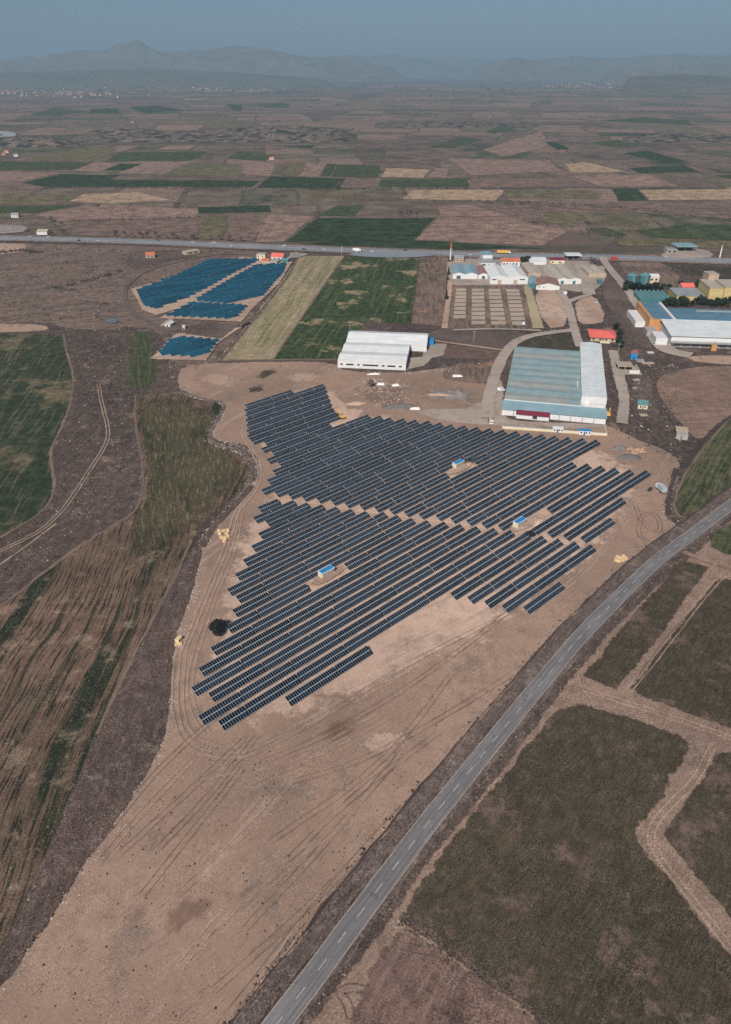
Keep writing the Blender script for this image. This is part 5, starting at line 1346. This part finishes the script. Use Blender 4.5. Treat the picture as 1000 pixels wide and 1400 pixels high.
# ------------------------------------------------------------------ crates, heaps, clutter
M['crate'] = plain('plywood_crate', S(212, 184, 142), .8, var=.15, scale=1.)
M['crate2'] = plain('crate_strap', S(150, 118, 82), .8)
def crate(label, x, y, rz, sx=2.2, sy=1.3, h=1.2, group=None, z=0.):
    p = U(x, y)
    o = thing('crate', label, 'crate', (p[0], p[1], z), rz, group)
    part('box', MB().box(-sx / 2, sx / 2, -sy / 2, sy / 2, .12, h), M['crate'], o)
    part('pallet', MB().box(-sx / 2, sx / 2, -sy / 2, sy / 2, .0, .1), M['crate2'], o)
    for f in (-.28, .28): part('strap', MB().box(sx * f - .05, sx * f + .05, -sy / 2 - .02, sy / 2 + .02, .13, h + .02), M['crate2'], o)
for i, (x, y) in enumerate([(301, 731), (306, 727), (310, 731), (303, 736), (308, 737), (312, 726), (300, 727), (307, 741), (312, 735)]):
    crate('tan crate in the loose pile near the stony field edge', x, y, R.uniform(-.8, .8), 1.7, 1.15, 1.1, 'tan crates near the stony edge')
for i, (x, y) in enumerate([(844, 763), (848, 764), (852, 762), (846, 768), (851, 767), (855, 765), (842, 767)]):
    crate('yellowish crate in the stack between road and panels', x, y, R.uniform(-.3, .3), 1.5, 1.2, 1.3, 'crates by the road')
crate('single tall tan crate alone beside the stony ditch', 245, 876, 1.2, 2.6, 1.8, 1.5)
crate('small tan crate lying against the tall one by the ditch', 244.2, 881.5, .4, 2.8, 1.2, .6)
def heap(name, label, px, rx, ry, h, mat, rz=0., n=14, seed=0):
    p = U(*px); mb = MB(); rr = random.Random(seed)
    rings = 5
    for k in range(rings + 1):
        f = k / rings
        for j in range(n):
            a = 2 * math.pi * j / n
            q = 1 + .3 * noise.noise((math.cos(a) * 2 + seed, math.sin(a) * 2, f * 2))
            mb.v.append((rx * (1 - f) * q * math.cos(a), ry * (1 - f) * q * math.sin(a), -.1 + h * (1 - (1 - f) ** 2) * (1 + .35 * noise.noise((math.cos(a) * 3, math.sin(a) * 3 + seed, f * 3)))))
    for k in range(rings):
        for j in range(n):
            a, b = k * n + j, k * n + (j + 1) % n
            mb.f.append((a, b, b + n, a + n)); mb.m.append(0)
    o = part(name, mb, M[mat])
    o.location = (p[0], p[1], 0); o.rotation_euler = (0, 0, rz)
    tag(o, label, 'heap')
    return o
M['blackearth'] = ground_mat('black_earth', S(46, 40, 40), S(58, 50, 48), bump=.2)
M['tanheap'] = ground_mat('tan_heap', S(176, 150, 132), S(156, 132, 118), bump=.2)
M['greyheap'] = ground_mat('grey_heap', S(112, 108, 106), S(90, 88, 88), bump=.2)
heap('earth_heap', 'black earth heap beside the cabin where the tracks cross', (724, 731), 5.5, 3., .9, 'blackearth', RG, seed=1)
heap('earth_heap', 'long black earth heap in the rows in front of the halls', (645, 630), 7, 2.2, 1.0, 'blackearth', RG, seed=2)
heap('earth_heap', 'pale earth heap beside the cabin where the tracks cross', (737, 714), 5, 3., 1.4, 'tanheap', RG, seed=3)
heap('earth_heap', 'pale earth heap beside the cabin deep in the rows', (642, 636), 4, 2.2, 1.2, 'tanheap', RG, seed=4)
heap('earth_heap', 'pale earth heap beside the lone cabin amid lower rows', (474, 776), 4, 2., 1.1, 'tanheap', RG, seed=5)
heap('gravel_heap', 'dark grey gravel heap on the track bend below the warehouse', (848, 613), 5, 4, 1.6, 'greyheap', 0, seed=6)
heap('gravel_heap', 'lighter grey gravel heap next to the lumber pile', (861, 625), 7, 4, 1.3, 'greyheap', 0, seed=7)
heap('earth_heap', 'tan earth heap above the excavator notch', (487, 552), 7, 3., 1.4, 'tanheap', .2, seed=8)
heap('earth_heap', 'broad brown spoil heap below the white hall rubble', (545, 556), 12, 4., 1.8, 'greyheap', .2, seed=9)
heap('earth_heap', 'low tan spoil heap along the yard below the white hall', (600, 540), 10, 2.4, 1.0, 'tanheap', -.1, seed=10)
M['plank'] = plain('timber', S(190, 156, 122), .8, var=.2)
for i in range(14):
    p = U(870 + R.uniform(-9, 12), 616 + R.uniform(-4, 4))
    o = part('timber_beam', MB().box(-R.uniform(1.5, 3), R.uniform(1.5, 3), -.22, .22, -.02, .35), M['plank'])
    o.location = (p[0], p[1], 0); o.rotation_euler = (0, 0, R.uniform(-.9, .9))
    tag(o, 'timber beam in the scattered pile beside the gravel heaps', 'beam', 'scattered timber beams')
M['sheetw'] = plain('white_sheet', S(208, 206, 202), .6, var=.1)
for i, (x, y, sx, sy, lab) in enumerate([(521, 525.5, 5, 3, 'crumpled white tarpaulin in the rubble below the white hall'), (541, 527, 5, 3, 'second white tarpaulin in the rubble beside the bare tree'), (568, 559, 6, 3, 'white tarpaulin heap at the yard edge above the panels'), (511, 512, 9, 1.2, 'long pale sheet lying along the white hall'), (626, 514.5, 7, 3, 'low white trailer on the dark yard between the halls')]):
    p = U(x, y); mb = MB()
    nx = 6
    for a in range(nx + 1):
        for b in range(nx + 1):
            e = min(a, b, nx - a, nx - b)
            mb.v.append((sx * (a / nx - .5) * (1 + .2 * R.random()), sy * (b / nx - .5) * (1 + .2 * R.random()), (0 if e == 0 else R.uniform(.4, 1.0))))
    for a in range(nx):
        for b in range(nx):
            q = a * (nx + 1) + b
            mb.f.append((q, q + 1, q + nx + 2, q + nx + 1)); mb.m.append(0)
    o = part('tarpaulin', mb, M['sheetw']); o.location = (p[0], p[1], 0); o.rotation_euler = (0, 0, R.uniform(-.2, .2))
    tag(o, lab, 'tarpaulin')

# ------------------------------------------------------------------ far villages
def house_mesh(wall, roof):
    mb = MB()
    mb.prism([(-4, -.2), (-4, 5), (0, 7.4), (4, 5), (4, -.2)], -6, 6, 'x', 0)
    mb.prism([(-4.6, 4.7), (0, 7.5), (4.6, 4.7), (4.6, 5.0), (0, 7.9), (-4.6, 5.0)], -6.4, 6.4, 'x', 1)
    for x in (-3.5, 0, 3.5): mb.box(x - .6, x + .6, -4.06, -3.9, 1.5, 3.2, 2)
    return mb.mesh('village_house', [M[wall], M[roof], M['dkglass']])
hm = [house_mesh('cream', 'r_orange'), house_mesh('tanwall', 'r_brown'), house_mesh('white', 'r_grey'), house_mesh('tanwall', 'r_orange')]
VK = {m.name: k for m, k in zip(hm, ('cream house with orange roof', 'tan house with brown roof', 'white house with grey roof', 'tan house with orange roof'))}
def village(cx, cy, sx, sy, n, label, group, smin=.8, smax=1.5):
    for i in range(n):
        x = cx + R.gauss(0, sx); y = cy + R.gauss(0, sy)
        p = U(x, max(y, 108))
        o = link('village_house', hm[R.randrange(4)])
        o.location = (p[0], p[1], 0); s = R.uniform(smin, smax); o.scale = (s, s, s); o.rotation_euler = (0, 0, R.uniform(0, 3.1))
        tag(o, label % VK[o.data.name], 'house', group)
village(40, 127, 32, 3, 60, 'tiny %s in the village below the dark low hill', 'houses of the village below the dark hill')
village(140, 129, 26, 2, 36, 'tiny %s in the village on the open plain', 'houses of the plain village')
village(270, 119, 60, 4, 60, 'tiny %s of the scattered far village before the mountains', 'houses of the scattered far village', 1., 1.9)
village(800, 116, 30, 2.5, 45, 'tiny %s of the village beside the dark hump hill', 'houses of the village by the hump hill', 1., 1.9)
for i, (x, y) in enumerate([(10, 209), (6, 212), (23, 214), (75, 194), (372, 218), (182, 168), (22, 297)]):
    p = U(x, y)
    o = link('farmhouse', hm[i % 4]); o.location = (p[0], p[1], .1); o.scale = (.9, .9, .8)
    tag(o, 'lone farmhouse, a %s, out among the far fields' % VK[o.data.name], 'house', 'lone farmhouses among the far fields')

# ------------------------------------------------------------------ stones, rubble, tufts and hedges (uncountable)
def scatter(name, pts, mat, flat=.6, seed=0):
    """pts: (x, y, size); low faceted lumps joined in one mesh"""
    n = len(pts)
    base = np.array([(1, 0, 0), (.3, .95, 0), (-.8, .6, 0), (-.8, -.6, 0), (.3, -.95, 0), (.1, .1, .9)])
    rs = np.random.RandomState(seed)
    P = np.array(pts)
    jit = 1 + rs.uniform(-.35, .35, (n, 6, 3))
    a = rs.uniform(0, 6.28, n)
    V = base[None] * jit
    ca, sa = np.cos(a)[:, None], np.sin(a)[:, None]
    X = V[:, :, 0] * ca - V[:, :, 1] * sa; Y = V[:, :, 0] * sa + V[:, :, 1] * ca
    sz = P[:, 2][:, None]
    st = rs.uniform(.6, 1.3, (n, 1))
    V = np.stack([X * sz + P[:, 0][:, None], Y * sz * st + P[:, 1][:, None], V[:, :, 2] * sz * flat], -1).reshape(-1, 3)
    F = []
    for i in range(n):
        b = i * 6
        for k in range(5): F.append((b + k, b + (k + 1) % 5, b + 5))
    me = bpy.data.meshes.new(name); me.from_pydata(V.tolist(), [], F); me.materials.append(mat)
    o = link(name, me); o['kind'] = 'stuff'
    return o
def inpoly(p, poly):
    c = False; j = len(poly) - 1
    for i in range(len(poly)):
        if (poly[i][1] > p[1]) != (poly[j][1] > p[1]) and p[0] < (poly[j][0] - poly[i][0]) * (p[1] - poly[i][1]) / (poly[j][1] - poly[i][1]) + poly[i][0]: c = not c
        j = i
    return c
def fill(px, n, s0, s1, pw=3., clump=True, seed=1):
    poly = [U(*q) for q in px]; rr = random.Random(seed)
    x0 = min(q[0] for q in poly); x1 = max(q[0] for q in poly); y0 = min(q[1] for q in poly); y1 = max(q[1] for q in poly)
    out = []; tries = 0
    while len(out) < n and tries < n * 60:
        tries += 1
        p = (rr.uniform(x0, x1), rr.uniform(y0, y1))
        if not inpoly(p, poly): continue
        if clump and noise.noise((p[0] / 14, p[1] / 14, seed)) + .5 * noise.noise((p[0] / 4, p[1] / 4, seed)) < rr.uniform(-.5, .5): continue
        out.append((p[0], p[1], s0 + (s1 - s0) * rr.random() ** pw))
    return out
def along(px, n, spread, s0, s1, pw=3., off=0., seed=1, ground=False):
    pts = line_px(px, 2, 2., ground); N = normals2(pts); rr = random.Random(seed); out = []
    while len(out) < n:
        i = rr.randrange(len(pts)); d = off + rr.gauss(0, spread)
        p = (pts[i][0] + N[i][0] * d + rr.uniform(-1, 1), pts[i][1] + N[i][1] * d + rr.uniform(-1, 1))
        if noise.noise((p[0] / 9, p[1] / 9, seed + .5)) < rr.uniform(-.6, .4): continue
        out.append((p[0], p[1], s0 + (s1 - s0) * rr.random() ** pw))
    return out
def stonemat(name, a, b):
    t = NT(name)
    oi = t.n('ShaderNodeNewGeometry').outputs['Random Per Island']
    return t.done(t.bsdf(**{'Base Color': t.mix(oi, a, b), 'Roughness': .9, 'Specular IOR Level': .15}).outputs[0])
M['stone'] = stonemat('pale_stones', S(96, 86, 80), S(172, 160, 150))
M['clod'] = stonemat('earth_clods', S(84, 72, 66), S(140, 122, 110))
M['tuft'] = stonemat('dry_tufts', S(46, 42, 38), S(84, 76, 62))
M['gtuft'] = stonemat('grass_tufts', S(40, 42, 32), S(104, 94, 76))
GULLY = [(-20, 830), (80, 765), (130, 730), (176, 704), (192, 690), (196, 650), (190, 610), (183, 560), (180, 450), (90, 450), (102, 515), (98, 545), (85, 582), (70, 612), (76, 660), (70, 686), (20, 722), (-20, 745)]
DITCH = [(134, 995), (165, 938), (195, 880), (222, 828), (242, 795), (266, 748), (276, 750), (262, 812), (246, 850), (236, 900), (233, 960), (224, 1014), (186, 1084), (130, 1162), (60, 1272), (0, 1350), (-40, 1380), (10, 1300), (54, 1195), (98, 1092)]
st = fill(GULLY, 1200, .14, .6, 4, seed=3) + fill(DITCH, 2600, .1, .45, 3, seed=4)
st += along([(346, 664), (318, 694), (290, 722), (274, 752), (268, 775), (258, 815), (243, 850), (234, 900), (230, 960), (220, 1016), (184, 1084), (128, 1162), (58, 1272), (0, 1345)], 2200, 1.8, .1, .45, 3, seed=5)
st += along([(341, 634), (330, 616), (290, 607), (284, 597), (303, 566), (311, 550), (264, 543), (250, 534)], 700, 1.2, .2, .7, 2.5, seed=6)
st += along([(303, 490), (345, 440), (392, 382)], 300, 1.8, .3, .9, 2.5, seed=7)
st += along(ROADPX, 900, 1.6, .1, .34, 3, off=8.6, seed=8) + along(ROADPX, 700, 1., .1, .32, 3, off=-5., seed=9)
st += along([(924, 640), (917, 672), (912, 690), (914, 705), (926, 716), (936, 720)], 160, 1.2, .2, .7, 2.5, seed=10)
st += fill([(490, 512), (560, 520), (560, 560), (480, 540)], 420, .2, 1., 2.5, seed=11)
st += fill([(838, 490), (930, 500), (935, 640), (860, 600)], 300, .25, .9, 3, seed=12)
st += fill([(-20, 335), (330, 338), (180, 400), (150, 450), (-20, 440)], 700, .25, .9, 3, seed=13)[:380]
st += along([(440, 505), (560, 512), (660, 500)], 220, 2., .2, .9, 3, seed=14)
st += fill([(0, 1345), (222, 1020), (420, 1030), (690, 965), (345, 1400), (-20, 1400)], 900, .07, .2, 3, seed=15)
st += fill([(250, 900), (350, 680), (900, 620), (920, 715), (690, 960), (300, 1020)], 700, .08, .26, 3, seed=16)
st += along([(300, 603), (340, 612), (352, 640), (340, 662)], 200, 2.5, .2, .6, 2.5, seed=17)
st += along([(560, 1255), (620, 1305), (700, 1362)], 120, 1., .1, .3, 2.5, seed=18)
scatter('loose_stones', st, M['stone'], seed=1)
M['rubble'] = stonemat('grey_rubble', S(104, 96, 90), S(168, 158, 148))
rb = along([(348, 660), (318, 694), (290, 722), (276, 750), (274, 775), (264, 812), (248, 850), (240, 900)], 1500, 1.3, .12, .5, 2.5, seed=61)
rb += along([(240, 900), (236, 960), (224, 1014), (186, 1084)], 500, 1., .1, .4, 3, seed=62)
rb += along([(311, 550), (297, 578), (288, 596), (332, 610), (350, 628), (354, 645), (346, 664)], 600, 1.2, .15, .5, 2.5, seed=63)
rb += fill([(500, 518), (550, 520), (552, 545), (520, 560), (490, 535)], 260, .2, .9, 2, seed=64)
rb += fill([(240, 480), (262, 500), (236, 520), (228, 500)], 120, .2, .6, 2, seed=65)
scatter('rubble', rb, M['rubble'], seed=7)
cl = fill([(0, 1345), (222, 1020), (420, 1030), (690, 965), (345, 1400), (-20, 1400)], 900, .08, .3, 3, seed=21)[:900]
cl += fill([(250, 900), (350, 680), (900, 620), (920, 715), (690, 960), (300, 1020)], 1500, .08, .3, 3, seed=22)[:600]
cl += fill([(250, 500), (460, 496), (440, 530), (330, 560), (260, 540)], 500, .2, .7, 3, seed=23)
cl += along([(700, 960), (560, 1120), (420, 1290)], 500, 6, .1, .4, 2.5, off=10, seed=24)
scatter('earth_clods', cl, M['clod'], seed=2)
tf = fill(GULLY, 2600, .2, .9, 2, seed=31) + fill(DITCH, 4200, .12, .55, 2, seed=32)
tf += along(ROADPX, 2600, 1.8, .12, .5, 2, off=6.8, seed=33) + along(ROADPX, 900, .9, .12, .4, 2, off=-4.6, seed=34)
tf += along(ROADPX, 420, .5, .2, .55, 1.5, off=9.7, seed=35)
tf += fill([(-20, 335), (330, 338), (180, 400), (150, 450), (-20, 440)], 1500, .5, 1.6, 2, seed=36)
tf += fill([(838, 490), (930, 500), (935, 640), (860, 600)], 700, .3, 1.1, 2, seed=37)
tf += fill([(835, 365), (870, 420), (900, 478), (870, 474), (845, 440)], 300, .4, 1.2, 2, seed=38)
tf += along([(303, 490), (345, 440), (392, 382)], 500, 1.6, .3, .9, 2, seed=39)
tf += along([(552, 1256), (600, 1290), (650, 1328), (760, 1412)], 700, .8, .15, .6, 1.6, seed=40)
tf += fill([(0, 1345), (222, 1020), (420, 1030), (690, 965), (345, 1400), (-20, 1400)], 500, .12, .4, 2, seed=41)
tf += along([(924, 640), (917, 672), (912, 690), (914, 705), (926, 716), (940, 722)], 260, 1.1, .3, .8, 2, seed=42)
scatter('dry_tufts', tf, M['tuft'], .8, seed=3)
gt = []
for q, n in (([(778, 957), (905, 996), (942, 1012), (924, 1052), (872, 1132), (884, 1170), (985, 1292), (1040, 1400), (742, 1400), (650, 1318), (552, 1252), (604, 1172), (722, 1016)], 9000),
             ([(932, 768), (968, 776), (880, 898), (842, 942), (798, 924), (886, 818)], 1500), ([(1020, 790), (984, 794), (896, 896), (866, 940), (960, 982), (1020, 998)], 2000), ([(1020, 1030), (982, 1030), (908, 1142), (925, 1165), (1020, 1275)], 1500)):
    gt += fill(q, n, .1, .38, 1.6, seed=len(gt) + 51)
scatter('grass_tufts', gt, M['gtuft'], .7, seed=4)
# hedge lines far off
M['hedge'] = stonemat('hedge_scrub', S(40, 42, 36), S(76, 68, 60))
hd = []
for px, n, sp in (([(50, 257), (200, 257), (350, 258)], 260, 3), ([(95, 303), (190, 300), (280, 297)], 120, 2), ([(345, 258), (470, 259), (640, 258), (820, 257), (1000, 258)], 500, 3), ([(680, 275), (760, 278), (860, 285), (1000, 303)], 420, 6),
                  ([(455, 258), (470, 246)], 60, 3), ([(800, 322), (815, 310), (830, 322), (850, 325)], 140, 8), ([(640, 275), (720, 279), (790, 285)], 160, 6), ([(300, 205), (420, 203), (560, 208)], 200, 8), ([(600, 245), (760, 243)], 120, 3), ([(750, 218), (770, 236)], 60, 4),
                  ([(0, 345), (30, 342), (55, 346)], 140, 3), ([(60, 395), (90, 392), (130, 382), (165, 370)], 120, 3), ([(700, 188), (860, 186), (1000, 184)], 220, 10), ([(0, 165), (200, 160), (400, 160)], 200, 16), ([(400, 135), (700, 132), (1000, 130)], 300, 60), ([(0, 138), (200, 134), (420, 130)], 360, 60), ([(500, 150), (760, 155), (1000, 150)], 260, 40)):
    Yc = U(*px[0])[1]
    hd += along(px, n, sp, .8 + Yc / 4000, 2.0 + Yc / 1200, 2., seed=n)
scatter('hedge_scrub', hd, M['hedge'], .9, seed=5)
wd = fill([(-60, 107), (1060, 107), (1060, 128), (-60, 128)], 2600, 8, 34, 2, True, 71) + fill([(-60, 122), (1060, 122), (1060, 150), (-60, 150)], 900, 4, 12, 2, True, 72)
scatter('far_woodland', wd, M['hedge'], .5, seed=8)

# ------------------------------------------------------------------ the air
t = NT('haze_air')
pv = t.n('ShaderNodeVolumePrincipled', {'Color': (.40, .60, .75, 1), 'Density': HAZE_DENSITY, 'Anisotropy': .0})
t.t.links.new(pv.outputs[0], t.out.inputs[1])
hz = part('haze', MB().box(-G - 500, G + 500, -G - 500, G + 500, -2.0, HAZE_TOP), t.mat)
hz['kind'] = 'stuff'
